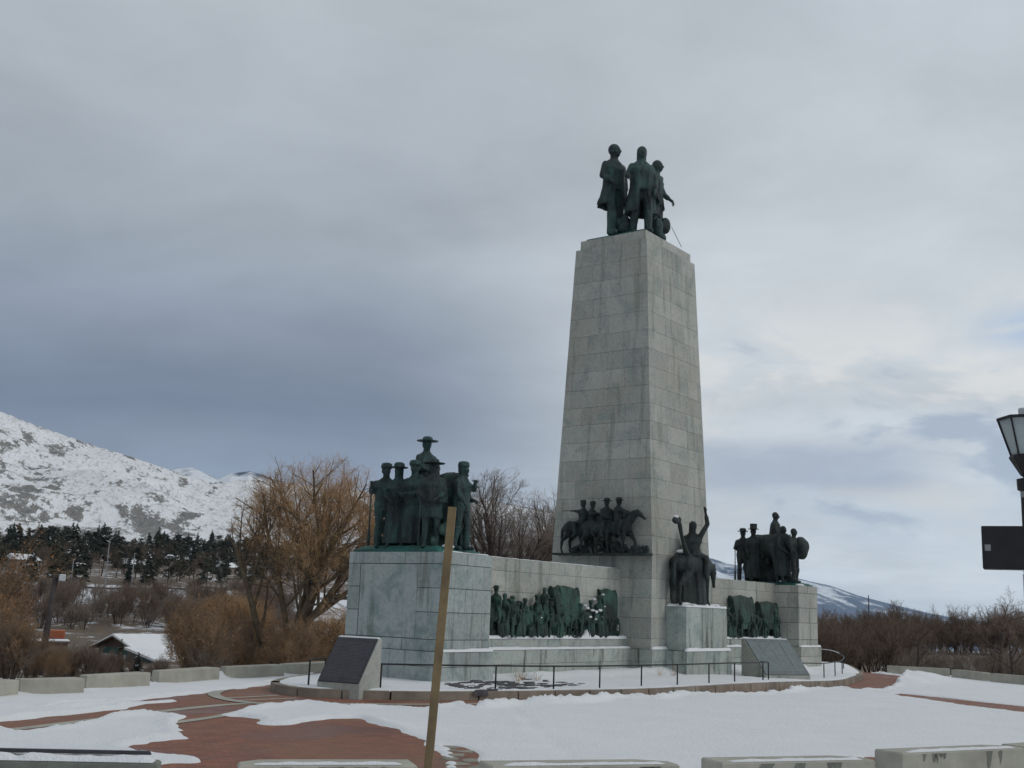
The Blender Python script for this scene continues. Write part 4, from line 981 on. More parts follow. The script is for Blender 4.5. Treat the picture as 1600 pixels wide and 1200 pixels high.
def horse_sculpt(hw=1.6, fat=1.0, neck=(.98, 1.72), muzzle=(1.42, 1.50), mat=None, parent=None, loc=(0, 0, 0), yaw=0.0, voxel=.03, legs=None, tail=True, name='horse', blanket=False, label=None):
    """y forwards, withers at z=hw"""
    s = hw/1.6; A = Sculpt(); v = lambda x, y, z: (x*s, y*s, z*s)
    # barrel: horizontal loft built as chain of ellipsoids for a deep chest narrowing to the flank
    for y, zc, rx, rz, ry in [(-.72, 1.22, .20, .25, .22), (-.55, 1.24, .27, .32, .30), (-.30, 1.22, .27, .31, .32), (-.02, 1.18, .275, .34, .34), (.25, 1.17, .27, .37, .34), (.48, 1.20, .245, .37, .26), (.60, 1.18, .19, .28, .2)]:
        A.ell(v(0, y, zc), (rx*s*fat, ry*s, rz*s*(1+(fat-1)*.4)))
    A.ell(v(0, .33, 1.46), (.10*s, .26*s, .13*s))
    ny, nz = neck; my, mz = muzzle
    p0 = np.array([0, .50, 1.30]); p3 = np.array([0, ny, nz]); mid = (p0+p3)/2+np.array([0, -.02, .07])
    for k in range(7):
        t_ = k/6; c = (1-t_)**2*p0+2*t_*(1-t_)*mid+t_*t_*p3; w = .30*(1-t_)+.125*t_
        A.ell(v(0, c[1], c[2]), (w*.62*s*fat, w*s, w*1.02*s))
        if k < 6:
            c2 = c+np.array([0, -.5*(1 if nz > 1.3 else .2), .9])*w*.8; A.ell(v(0, c2[1], c2[2]), (.035*s, .11*s, .10*s))    # mane crest
    hd = np.array([0, my, mz]); d = hd-p3; L = np.linalg.norm(d); d = d/L
    for t_, rx, rr in ((.0, .095, .13), (.22, .10, .135), (.45, .082, .11), (.7, .062, .078), (.92, .058, .064), (1.0, .05, .055)):
        c = p3+d*L*t_; A.ell(v(*c), (rx*s, rr*s, rr*s))
    for q in (-1, 1):
        e = p3-d*.02; A.limb([v(q*.06, e[1]-.0, e[2]+.08), v(q*.075, e[1]-.03*(1 if d[2] > -.8 else -.5), e[2]+.21)], [.032*s, .012*s], 6)
        A.ell(v(q*.085, (p3+d*L*.3)[1], (p3+d*L*.3)[2]+.02), (.02*s, .03*s, .03*s))
    legs = legs or [('f', -1, .0), ('f', 1, .12), ('h', -1, .0), ('h', 1, -.14)]
    for typ, q, sw in legs:
        x = q*.15*fat; lf = 1+(fat-1)*.7
        if typ == 'f':
            if sw > .3:
                A.limb([v(x, .50, 1.10), v(x, .60+sw*.1, .88), v(x, .66+sw*.45, .58), v(x, .66+sw*.62, .24), v(x, .70+sw*.7, .12), v(x, .74+sw*.7, .04)], [.14*s*lf, .105*s*lf, .062*s*lf, .045*s*lf, .05*s, .065*s])
            else:
                A.limb([v(x, .48, 1.12), v(x, .50+sw*.3, .85), v(x, .50+sw*.7, .52), v(x, .50+sw, .20), v(x, .53+sw, .11), v(x, .56+sw, .045)], [.15*s*lf, .105*s*lf, .064*s*lf, .046*s*lf, .05*s, .068*s])
        else:
            A.limb([v(x, -.58, 1.20), v(x*1.05, -.50+sw*.2, .92), v(x, -.74+sw*.8, .58), v(x, -.72+sw, .22), v(x, -.69+sw, .11), v(x, -.65+sw, .045)], [.22*s*lf, .155*s*lf, .072*s*lf, .05*s*lf, .052*s, .068*s])
    if tail: A.limb([v(0, -.88, 1.36), v(0, -1.02, 1.15), v(0, -1.02, .75), v(0, -.98, .42)], [.05*s, .075*s, .085*s, .035*s])
    if blanket: A.loft([(*v(0, .02, 1.55), .18*s, .30*s, 0), (*v(0, .02, 1.40), .295*s, .34*s, .3), (*v(0, .02, 1.0), .325*s, .36*s, 1)], 30, 9, .03)
    o = A.fuse(name, mat, parent, voxel, Matrix.Translation(loc) @ Matrix.Rotation(yaw, 4, 'Z'))
    if label: o['label'] = label
    return o
FRONT = math.pi      # yaw that faces -y ; local +y forward
def face(dx, dy): return math.atan2(dy, dx)-math.pi/2
def base_plate(t, x0, x1, y0, y1, z0, h, inset=.10, lump=.05, seed=0):
    c = .07; gx = np.linspace(x0, x1, int((x1-x0)/c)+2); gy = np.linspace(y0, y1, int((y1-y0)/c)+2); X, Y = np.meshgrid(gx, gy, indexing='ij')
    e = np.minimum(np.minimum(X-x0, x1-X), np.minimum(Y-y0, y1-Y)); H = z0+h*.35+h*.65*sstep(0, inset, e)+lump*(fbm(X, Y, 1.6, 3, seed)-.4)*sstep(0, inset*2, e)
    nx, ny = X.shape; V = np.stack([X, Y, H], -1).reshape(-1, 3); Vb = np.stack([X, Y, np.full(X.shape, z0)], -1).reshape(-1, 3)
    i, j = np.meshgrid(np.arange(nx-1), np.arange(ny-1), indexing='ij'); b = (i*ny+j).ravel(); F = np.stack([b, b+ny, b+ny+1, b+1], -1)
    N = nx*ny; idx = np.arange(N).reshape(nx, ny); per = list(idx[:, 0])+list(idx[-1, 1:])+list(idx[-2::-1, -1])+list(idx[0, -2:0:-1])
    S_ = np.array([(per[k], N+per[k], N+per[(k+1) % len(per)], per[(k+1) % len(per)]) for k in range(len(per))])
    me = fastmesh('base', np.concatenate([V, Vb]), F4=np.concatenate([F, S_]))
    o = link('base', me, M['patina'], t); return o
# ---------------------------------------------------------------- three men on the pylon
g3 = thing('statue_group', (0, 0, 15.0), 0, 'bronze statue of three standing men on top of the tall central pylon', 'statue'); g3.location = (0, 0, 0)
base_plate(g3, -1.56, 1.56, .72, 3.19, 15.0, .10, .06, .0, 1)
B_ = M['bronze']
person_sculpt(3.62, None, 'frock', arms={'l': ((-.26, -.02, 1.13), (-.235, .05, .87)), 'r': ((.27, .02, 1.14), (.17, .20, 1.0))}, feet=((-.15, -.02), (.13, .14)), mat=B_, parent=g3, loc=(-1.12, 2.28, 15.09), yaw=face(-.42, -1), voxel=.032, headturn=.55, seed=3, tail=.62, label='tallest bronze man in an open tail coat at the left of the group', stout=1.12)
person_sculpt(3.38, None, 'frock', arms={'l': ((-.28, .02, 1.12), (-.22, .16, .84)), 'r': ((.29, .04, 1.17), (.32, .24, 1.08))}, feet=((-.12, .10), (.14, -.02)), mat=B_, parent=g3, loc=(-.92, 1.24, 15.09), yaw=face(-.75, -.8), voxel=.032, hair='long', seed=5, tail=.44, headturn=-.1, label='middle bronze man in a long open coat with full hair', stout=1.18)
person_sculpt(3.2, None, 'frock', arms={'l': ((-.28, .12, 1.13), (-.25, .26, 1.0)), 'r': ((.26, .02, 1.13), (.22, .12, .9))}, feet=((-.13, .04), (.13, -.06)), mat=B_, parent=g3, loc=(.10, 1.25, 15.09), yaw=face(.25, -1), voxel=.032, seed=8, label='right-hand bronze man leaning his hand forward', lean=.05)
A = Sculpt(); rn = random.Random(2)
for q in range(9): A.ell((-1.0+rn.uniform(-.2, .3), 1.85+rn.uniform(-.35, .25), 15.2+rn.uniform(0, .55)), (.2, .2, .22))
A.limb([(-1.2, 1.7, 15.5), (-1.1, 1.8, 15.85)], [.16, .12]); A.fuse('stump', B_, g3, .04)
A = Sculpt(); A.ell((-.15, .98, 15.55), (.20, .20, .42)); A.ell((.25, .9, 15.75), (.22, .20, .32)); A.ell((.05, 1.0, 15.25), (.3, .22, .2)); A.fuse('pack', B_, g3, .04)
mb = MB(); mb.tube([(.45, .75, 15.75), (.95, .60, 15.10)], .012, 5); mb.build('cable', M['grey_metal'], g3)
# ---------------------------------------------------------------- explorers on the left pedestal
gl = thing('statue_group', (0, 0, 0), 0, 'bronze group round a mounted man in a wide hat on the left end pedestal', 'statue')
base_plate(gl, -12.26, -10.42, .42, 3.36, 3.24, .16, .22, .08, 5)
A = Sculpt(); A.loft([(-11.9, .42, 3.3, .32, .2), (-11.6, .46, 3.42, .2, .12)], 12)
E_ = 2.28; zb = 3.34
person_sculpt(2.28, 'cap', 'short', arms={'l': ((-.25, .08, 1.13), (-.05, .28, 1.22)), 'r': ((.30, .02, 1.18), (.30, .24, 1.33))}, mat=B_, parent=gl, loc=(-11.85, 2.70, zb), yaw=face(-.8, -.75), seed=11, headturn=.4, label='man in a cap holding a long gun upright', stout=1.3, holds=[('musket', (.30, .30, .04), (.30, .27, 1.40))])
person_sculpt(2.26, 'brim', 'long', arms={'l': ((-.24, .06, 1.12), (-.10, .22, 1.0)), 'r': ((.25, .08, 1.12), (.1, .22, 1.0))}, mat=B_, parent=gl, loc=(-11.8, 2.28, zb), yaw=face(-.9, -.5), seed=12, headturn=.2, hair='long', label='long-haired man in a round wide-brimmed hat and robe', stout=1.3)
person_sculpt(2.33, 'cap', 'long', arms={'l': ((-.27, .10, 1.13), (-.05, .27, 1.10)), 'r': ((.27, .12, 1.12), (.08, .30, 1.08))}, mat=B_, parent=gl, loc=(-11.72, 1.78, zb), yaw=face(-1, -.1), seed=13, label='broad robed man with folded hands', stout=1.45)
person_sculpt(2.30, 'sombrero', 'poncho', arms={'l': ((-.26, .12, 1.13), (-.1, .28, 1.0)), 'r': ((.28, .12, 1.1), (.2, .34, 1.05))}, mat=B_, parent=gl, loc=(-11.85, 1.02, zb), yaw=face(-.8, -.6), seed=14, label='man in a wide hat and poncho standing before the horse', stout=1.35, holds=[('staff', (.22, .37, .03), (.22, .34, 1.15))])
hz_ = 2.05
horse_sculpt(hz_, neck=(.92, 1.38), muzzle=(.93, .90), mat=B_, parent=gl, loc=(-11.15, 1.72, zb), yaw=face(.0, -1), blanket=True, label='bronze horse with its head hanging')
person_sculpt(2.3, 'sombrero', 'poncho', arms={'l': ((-.24, .1, .22), (-.1, .28, .12)), 'r': ((.24, .1, .22), (.1, .28, .12))}, seated=True, mat=B_, parent=gl, loc=(-11.25, 1.82, zb+hz_*.945), yaw=face(-.35, -1), seed=15, label='mounted man in a cape and a wide flat hat, highest of the group', stout=1.05)
person_sculpt(2.22, 'cap', 'short', arms={'l': ((-.24, .08, 1.12), (-.1, .25, 1.1)), 'r': ((.26, .1, 1.2), (.12, .3, 1.35))}, mat=B_, parent=gl, loc=(-10.75, .92, zb), yaw=face(.2, -1), seed=16, label='hatted man half hidden behind the horse neck')
person_sculpt(2.30, 'cap', 'short', arms={'l': ((-.24, .14, 1.26), (-.08, .26, 1.38)), 'r': ((.24, .08, 1.13), (.2, .2, .95))}, feet=((-.1, .1), (.14, -.05)), mat=B_, parent=gl, loc=(-11.2, .56, zb), yaw=face(.1, -1), seed=17, label='front man with a gun across his shoulder', stout=1.25, holds=[('musket', (-.02, .30, 1.30), (-.20, .26, 1.44))])
A = Sculpt(); rn = random.Random(9)
for q in range(70):
    zz_ = rn.random(); A.ell((rn.uniform(-11.6, -10.9)-.3*(1-zz_), rn.uniform(.75, 2.95), 3.34+zz_*.95), (rn.uniform(.08, .16), rn.uniform(.08, .2), rn.uniform(.14, .3)))
A.fuse('ground_foliage', M['bronze_frieze'], gl, .035)
me_ = Sculpt(); me_.ell((-11.72, .52, 3.40), (.22, .14, .06)); me_.fuse('snow_patch', M['snow'], gl, .03)
# ---------------------------------------------------------------- trappers on the right pedestal
gr = thing('statue_group', (0, 0, 0), 0, 'bronze group round a mounted man in a blanket on the far right pedestal', 'statue')
base_plate(gr, 10.38, 12.24, .30, 3.36, 3.24, .12, .16, .05, 6)
D_ = M['bronze_dark']; zb = 3.34; vx = .04
person_sculpt(2.22, 'brim', 'short', arms={'l': ((-.25, .1, 1.13), (-.2, .25, 1.2)), 'r': ((.27, .1, 1.13), (.22, .3, 1.2))}, mat=D_, parent=gr, loc=(10.6, 2.72, zb), yaw=face(-.9, -.3), voxel=vx, seed=21, stout=1.3, label='man in a brimmed hat at the left holding an upright gun', holds=[('musket', (.24, .26, .03), (.24, .24, 1.34))])
person_sculpt(2.30, 'top', 'long', mat=D_, parent=gr, loc=(10.62, 2.25, zb), yaw=face(-.7, -.7), voxel=vx, seed=22, label='man in a tall hat and long coat', stout=1.4)
horse_sculpt(2.08, fat=1.3, neck=(1.0, 1.35), muzzle=(1.15, .90), mat=D_, parent=gr, loc=(11.0, 1.70, zb), yaw=face(-.55, -1), voxel=vx, blanket=True, label='bronze horse seen from its side')
person_sculpt(2.3, None, 'blanket', seated=True, mat=D_, parent=gr, loc=(11.0, 1.42, zb+1.88), yaw=face(.3, -1), voxel=vx, seed=23, label='bareheaded mounted man wrapped in a blanket, highest of the group')
person_sculpt(2.34, None, 'blanket', arms={'l': ((-.25, .1, 1.1), (-.1, .25, 1.05)), 'r': ((.28, .12, 1.1), (.15, .32, .95))}, mat=D_, parent=gr, loc=(10.55, .88, zb), yaw=face(-.4, -1), voxel=vx, seed=24, hair='long', label='long-haired man in a hide robe', stout=1.3)
d_ = person_sculpt(2.24, None, 'short', arms={'l': ((-.3, .02, 1.2), (-.34, .12, 1.0)), 'r': ((.25, .08, 1.13), (.2, .2, .95))}, mat=D_, parent=gr, loc=(10.65, .46, zb), yaw=face(-.2, -1), voxel=vx, seed=25, label='man at the right carrying a big round pack', stout=1.05)
A = Sculpt(); A.ell((10.92, .22, 4.70), (.33, .26, .42), .4); A.ell((10.88, .26, 4.98), (.30, .24, .28)); A.ell((11.0, .14, 4.84), (.25, .2, .3)); A.fuse('round_pack', D_, d_, .045)
A = Sculpt(); rn = random.Random(19)
for q in range(60):
    zz_ = rn.random(); A.ell((rn.uniform(10.75, 11.3), rn.uniform(.75, 2.7), 3.34+zz_*1.25), (rn.uniform(.1, .18), rn.uniform(.1, .2), rn.uniform(.14, .3)))
A.fuse('ground_foliage', D_, gr, .045)
me_ = Sculpt(); me_.ell((10.75, .45, 3.40), (.25, .12, .05)); me_.fuse('snow_patch', M['snow'], gr, .03)
# ---------------------------------------------------------------- mounted chief in front of the pylon
gw = thing('statue', (0, 0, 0), 0, 'dark bronze horse rider with one raised arm on the block before the pylon', 'statue')
mb = MB(); mb.box(-1.02, 1.55, -.70, -.12, 2.142, 2.22); mb.build('base', M['bronze_dark'], gw)
hz_ = 1.78; zb = 2.20
horse_sculpt(hz_, fat=1.2, neck=(1.24, 1.12), muzzle=(1.30, .60), mat=D_, parent=gw, loc=(-.08, -.42, zb), yaw=face(1, -.06), label='horse with its head lowered', legs=[('f', -1, .0), ('f', 1, .10), ('h', -1, -.10), ('h', 1, -.28)])
person_sculpt(2.40, None, 'none', arms={'r': ((.36, .16, .78), (.33, .10, 1.06)), 'l': ((-.27, .12, .22), (-.10, .26, .10)), 'open': True}, seated=True, mat=D_, parent=gw, loc=(-.14, -.44, zb+hz_*.93), yaw=face(1, .05), hair='long', seed=31, lean=.10, label='bare-chested rider with one arm raised', stout=1.28)
A = Sculpt(); A.limb([(-.72, -.58, 3.80), (-1.0, -.64, 4.05), (-1.30, -.68, 4.42), (-1.44, -.68, 4.76)], [.12, .085, .065, .08]); A.ell((-1.66, -.66, 4.88), (.22, .09, .12)); A.ell((-1.48, -.67, 4.92), (.12, .08, .10))
A.fuse('feather_fan', D_, gw, .03)
A = Sculpt(); A.ell((-1.66, -.66, 5.00), (.14, .08, .05)); A.fuse('snow_cap', M['snow'], gw, .025)
A = Sculpt(); A.ell((-.72, -.40, 3.93), (.27, .19, .07)); A.fuse('snow_cap', M['snow'], gw, .03)
A = Sculpt()
for q in range(9): A.ell((-.9+q*.28, -.52+.05*math.sin(q*2), 2.20), (.24, .20, .07+.03*math.sin(q*1.7)))
A.fuse('snow_patch', M['snow'], gw, .03)
A = Sculpt(); A.loft([(.16, -.54, 2.25, .42, .22, 1), (.12, -.54, 3.0, .36, .22, 1), (.0, -.52, 3.85, .30, .20, .5), (-.08, -.48, 4.2, .24, .18, 0)], 34, 9, .10); A.loft([(-.30, -.35, 2.25, .34, .2, 1), (-.25, -.35, 3.2, .3, .2, 1)], 30, 7, .12); A.fuse('blanket', D_, gw, .03)
# ---------------------------------------------------------------- horsemen on the pylon's side
gh = thing('relief', (0, 0, 0), 0, 'dark bronze relief of four riders, one aiming a rifle left, on the pylon side', 'relief')
mb = MB(); mb.box(-2.50, -2.032, -.03, 3.60, 3.72, 3.785); mb.build('ledge', M['bronze_dark'], gh)
zl = 3.78
horse_sculpt(1.16, fat=1.2, neck=(1.12, 1.83), muzzle=(1.50, 1.52), mat=D_, parent=gh, loc=(-2.30, 1.20, zl), yaw=FRONT, voxel=.026, legs=[('f', -1, .45), ('f', 1, -.05), ('h', -1, .1), ('h', 1, -.22)], label='leading horse with its head up')
horse_sculpt(1.12, fat=1.2, neck=(.85, 1.55), muzzle=(.98, 1.1), mat=D_, parent=gh, loc=(-2.24, 2.66, zl), yaw=FRONT, voxel=.026, legs=[('f', -1, .12), ('f', 1, -.1), ('h', -1, .05), ('h', 1, -.22)], label='rear horse')
horse_sculpt(1.12, fat=1.2, neck=(.85, 1.4), muzzle=(.98, .95), mat=D_, parent=gh, loc=(-2.36, 1.85, zl), yaw=FRONT, voxel=.026, label='middle horse')
for k, (y, h_, hat, arms, hold, yw) in enumerate([(2.50, 1.6, 'cap', {'l': ((-.2, .22, .42), (-.08, .42, .46)), 'r': ((.2, .2, .42), (.1, .3, .46))}, [('musket', (.05, .15, .47), (.0, 1.0, .47))], 0),
                                    (2.14, 1.5, 'cap', {'l': ((-.3, .1, .3), (-.2, .3, .4)), 'r': ((.3, .1, .3), (.3, .35, .35))}, [], FRONT),
                                    (1.58, 1.66, 'brim', None, [], face(-.6, -1)), (1.12, 1.60, 'brim', {'l': ((-.2, .22, .36), (-.1, .5, .26)), 'r': ((.2, .22, .36), (.1, .5, .26))}, [('staff', (.1, .3, .2), (.1, .75, .3))], FRONT)]):
    person_sculpt(h_*.97, hat, 'poncho' if k == 2 else 'short', arms=arms or {'l': ((-.26, .1, .2), (-.1, .3, .15)), 'r': ((.26, .1, .2), (.1, .3, .15))}, seated=True, mat=D_, parent=gh, loc=(-2.30, y, zl+1.03+(.0 if k != 3 else .04)), yaw=yw, voxel=.026, seed=40+k, holds=hold, name='rider', stout=1.3)
A = Sculpt(); rn = random.Random(4)
for q in range(60):
    y = rn.uniform(.35, 3.0); z_ = rn.uniform(0, .42)*(1-abs(y-1.7)/2.2)
    A.ell((-2.30+rn.uniform(-.1, .08), y, zl+z_), (.1, rn.uniform(.06, .13), rn.uniform(.06, .13)))
for q in range(12): A.ell((-2.3, .08+rn.uniform(-.12, .12), zl+rn.uniform(0, .22)), (.06, .06, .07))
A.fuse('bushes', D_, gh, .028)
# ---------------------------------------------------------------- wagon train friezes
def ox(A, x, y, z, s, d=-1, sw=.1):
    v = lambda a, b, c: (x+d*a*s, y+b*s, z+c*s)
    for a, c, r in ((-.55, 1.0, .27), (-.2, .98, .3), (.2, .98, .32), (.5, 1.05, .28)): A.ell(v(a, 0, c), (r*1.1*s, .2*s, r*s))
    A.limb([v(.6, 0, 1.15), v(.95, 0, 1.15)], [.2*s, .14*s]); A.limb([v(.95, 0, 1.15), v(1.2, 0, .95)], [.13*s, .08*s])
    for q in (-1, 1): A.limb([v(.95, q*.08, 1.25), v(1.0, q*.22, 1.35), v(1.05, q*.2, 1.5)], [.03*s, .025*s, .012*s], 6)
    for a, w in ((.45, sw), (.35, -sw), (-.5, sw), (-.62, -sw)): A.limb([v(a, (.1 if w > 0 else -.1), .9), v(a+w*.5, (.1 if w > 0 else -.1), .45), v(a+w, (.1 if w > 0 else -.1), .04)], [.12*s, .06*s, .055*s])
def wagon(parent, x, y, z, s, L=1.15, tall=1.35):
    w = thing('wagon'); w.parent = parent
    A = Sculpt(); V_ = A.mb; n = 12; rings = []
    for t_ in (-.5, -.25, 0, .25, .5):
        rr = 1+.05*math.cos(t_*6); ring = []
        for k in range(n+1):
            an = math.pi*k/n; ring.append((x+t_*L+.14*(t_*2)*math.sin(an), y+.05+.17*math.cos(an), z+.55+(tall-.55)*math.sin(an)**.75*rr))
        rings.append(ring)
    b = len(V_.v)
    for r_ in rings: V_.v += r_
    for i in range(4):
        for k in range(n): V_.f.append((b+i*(n+1)+k, b+i*(n+1)+k+1, b+(i+1)*(n+1)+k+1, b+(i+1)*(n+1)+k))
    V_.f.append(tuple(b+k for k in range(n, -1, -1))); V_.f.append(tuple(b+4*(n+1)+k for k in range(n+1)))
    for i in range(4): V_.f.append((b+i*(n+1), b+(i+1)*(n+1), b+(i+1)*(n+1)+n, b+i*(n+1)+n))
    for t_ in (-.5, -.17, .17, .5): A.mb.tube([(x+t_*L+.14*t_*2*math.sin(math.pi*k/n), y+.05+.182*math.cos(math.pi*k/n), z+.55+(tall-.55)*math.sin(math.pi*k/n)**.75) for k in range(n+1)], .022, 6)
    A.fuse('canopy', M['bronze_frieze'], w, .022)
    mb = MB(); mb.box(x-L*.5, x+L*.5, y-.11, y+.16, z+.33, z+.56); bevel(mb.build('wagon_box', M['bronze_frieze'], w), .02)
    for a in (-.36, .36):
        wx, wz, R_ = x+a*L, z+.30, .28
        mb = MB(); C_ = [(wx+R_*math.cos(u), y-.15, wz+R_*math.sin(u)) for u in np.linspace(0, 2*math.pi, 21)]; mb.tube(C_, .025, 6, cap=False)
        for k in range(8): mb.tube([(wx, y-.15, wz), (wx+R_*math.cos(k*math.pi/4), y-.15, wz+R_*math.sin(k*math.pi/4))], .012, 5)
        mb.tube([(wx, y-.18, wz), (wx, y-.08, wz)], .045, 8); mb.build('wheel', M['bronze_frieze'], w, smooth=True)
    return w
def frieze_person(parent, x, h, yaw, hat=None, coat='frock', y=.97, z=1.10, seed=0, arms=None, seated=False, feet=None):
    return person_sculpt(h, hat, coat, arms=arms, mat=M['bronze_frieze'], parent=parent, loc=(x, y, z), yaw=yaw, voxel=.026, seed=seed, seated=seated, feet=feet, name='figure' if not seated else 'rider')
fl = thing('relief', (0, 0, 0), 0, 'green bronze relief of settlers, oxen and two covered wagons on the left wing wall', 'relief')
LEFT = face(-1, -.15)
z0 = 1.09
FZ = M['bronze_frieze']
horse_sculpt(.82, neck=(.95, 1.6), muzzle=(1.25, 1.3), mat=FZ, parent=fl, loc=(-9.0, .98, z0), yaw=face(-1, 0), voxel=.026); frieze_person(fl, -9.0, 1.25, LEFT, 'brim', 'short', z=z0+.80, seed=1, seated=True)
walk = ((-.1, .18), (.1, -.15))
for k, (x, h, hat, coat) in enumerate([(-8.62, 1.22, None, 'long'), (-8.25, 1.13, 'brim', 'frock'), (-7.98, .98, None, 'long'), (-7.62, 1.08, 'brim', 'frock'), (-7.33, .92, None, 'long'), (-7.0, 1.2, 'brim', 'frock'), (-6.72, .95, None, 'long'), (-5.35, .95, 'brim', 'frock')]):
    frieze_person(fl, x, h, LEFT+.3*math.sin(k*2.1), hat, coat, seed=50+k, y=.95+.04*math.sin(k*3), z=z0, arms={'l': ((-.26, .1, 1.2), (-.15, .3, 1.25)), 'r': ((.26, .05, 1.15), (.2, .3, 1.05))} if k % 2 else None, feet=walk)
frieze_person(fl, -6.62, 1.12, LEFT, None, 'frock', z=z0+.33, seed=61, arms={'l': ((-.3, .1, 1.4), (-.35, .3, 1.3)), 'r': ((.32, -.05, 1.4), (.5, -.2, 1.42))}, y=1.0)
A = Sculpt()
for k, x in enumerate((-8.75, -7.85, -7.3, -6.6, -6.05, -5.4, -4.15, -3.75)): ox(A, x, .98+.03*math.sin(k*2), z0-.01, .62, -1, .14*(-1)**k)
A.fuse('oxen', FZ, fl, .026)
wagon(fl, -5.52, 1.0, z0, 1, 1.15, 1.50)
wagon(fl, -2.98, 1.06, z0, 1, .70, 1.50)
mb = MB(); mb.tube([(-6.02+.22*math.cos(u)*1.0, .93, z0+1.0+.52*math.sin(u)) for u in np.linspace(.3, 2.9, 14)]+[(-6.24, .93, z0+.9)], .022, 6); mb.tube([(-6.25, .93, z0+1.12), (-6.6, .95, z0+1.15)], .015, 5); mb.build('wagon_bow', FZ, fl)
for k, (x, h) in enumerate([(-4.12, 1.12), (-3.62, 1.28)]): frieze_person(fl, x, h, LEFT, 'brim', 'long', z=z0, seed=70+k)
for k, x in enumerate((-8.8, -8.42, -8.1, -7.8, -7.48, -7.18, -6.86, -6.4, -6.15, -5.85, -5.1, -4.85, -3.35)):
    frieze_person(fl, x, [.88, 1.04, .8, .98, .72, 1.02][k % 6], LEFT+.5*math.sin(k*1.7), [None, 'brim', None, 'cap'][k % 4], ['long', 'frock', 'short'][k % 3], seed=90+k, y=.90+.05*math.cos(k*2), z=z0, arms={'l': ((-.26, .12, 1.2), (-.18, .34, 1.1)), 'r': ((.26, -.08, 1.15), (.22, -.12, .95))} if k % 2 else None, feet=walk)
A = Sculpt(); rn = random.Random(3)
for k in range(330):
    x = rn.uniform(-9.9, -2.3); hh = .95 if x < -6.1 else (.8 if x < -4.7 else .62)
    A.ell((x, 1.10+rn.uniform(-.05, .03), z0+rn.uniform(0, hh)), (rn.uniform(.07, .17), .08, rn.uniform(.07, .16)))
A.fuse('background_foliage', FZ, fl, .03)
sn = thing('snow_caps'); sn.parent = fl
A = Sculpt()
for x, z_, r in [(-4.08, 2.26, .05), (-3.56, 2.42, .05), (-4.15, 1.92, .07), (-3.98, 1.88, .09), (-3.7, 1.93, .08), (-4.45, 1.98, .07), (-4.3, 1.72, .07), (-4.0, 1.66, .06), (-3.62, 1.75, .05), (-4.6, 2.06, .06), (-3.5, 2.05, .05), (-6.95, 1.66, .05)]: A.ell((x, .88, z_), (r*1.3, .08, r*.6))
A.ell((-4.15, .98, 1.10), (.42, .12, .16)); A.ell((-4.3, .98, 1.2), (.14, .10, .16)); A.fuse('snow_cap', M['snow'], sn, .025)
fr = thing('relief', (0, 0, 0), 0, 'green bronze relief of two covered wagons on the right wing wall', 'relief')
wagon(fr, 6.75, .98, z0, 1, 1.6, 1.58); wagon(fr, 9.15, .98, z0, 1, 1.5, 1.42)
for k, (x, h) in enumerate([(5.55, 1.15), (5.95, 1.0), (7.85, 1.1), (8.15, 1.0), (10.0, 1.05)]): frieze_person(fr, x, h, LEFT, 'brim' if k % 2 else None, 'frock' if k % 2 else 'long', z=z0, seed=80+k)
A = Sculpt(); rn = random.Random(13)
for k in range(160):
    x = rn.uniform(5.3, 10.2); A.ell((x, 1.10, z0+rn.uniform(0, .75)), (rn.uniform(.09, .2), .08, rn.uniform(.08, .18)))
A.fuse('background_foliage', FZ, fr, .035)
for k, x in enumerate((5.75, 6.3, 7.4, 8.5, 9.6)): frieze_person(fr, x, [.95, 1.08, .85][k % 3], LEFT, None, ['long', 'frock'][k % 2], y=.86, z=z0, seed=120+k)
A = Sculpt()
for k, x in enumerate((3.2, 4.2, 5.3, 8.0)): ox(A, x, .98, z0-.01, .64, -1, .14*(-1)**k)
A.fuse('oxen', FZ, fr, .03)
# ================================================================== TREES
def where(az):
    for lim, w in ((61.4, 'at the very left edge'), (60.2, 'close to the left edge'), (59.0, 'left of the utility pole'), (58.3, 'just left of the utility pole'), (57.3, 'just right of the utility pole'), (56.3, 'left above the barn gable'), (55.3, 'above the barn gable'), (54.3, 'above the snowy barn roof'),
                   (53.3, 'right end of the barn roof'), (52.2, 'right of the barn'), (50.9, 'between barn and big willow'), (49.6, 'left of the big willow'), (48.2, 'left of the willow trunk'), (46.8, 'behind the willow trunk'), (45.4, 'right of the willow trunk'), (43, 'next to the left pedestal'),
                   (30, 'behind the wing wall'), (22.3, 'behind the far right pedestal'), (21.0, 'just right of the far pedestal'), (19.8, 'left of the mast'), (18.6, 'under the mast'), (17.4, 'behind the snow heap'), (16.2, 'right of the snow heap'), (15.0, 'below the dark box'), (13.8, 'near the right edge'), (-90, 'at the right edge')):
        if az >= lim: return w
def sizew(s, a, b): return 'small' if s < a else ('medium' if s < b else 'tall')
def depthw(r, a, b): return 'front' if r < a else ('middle' if r < b else 'back')
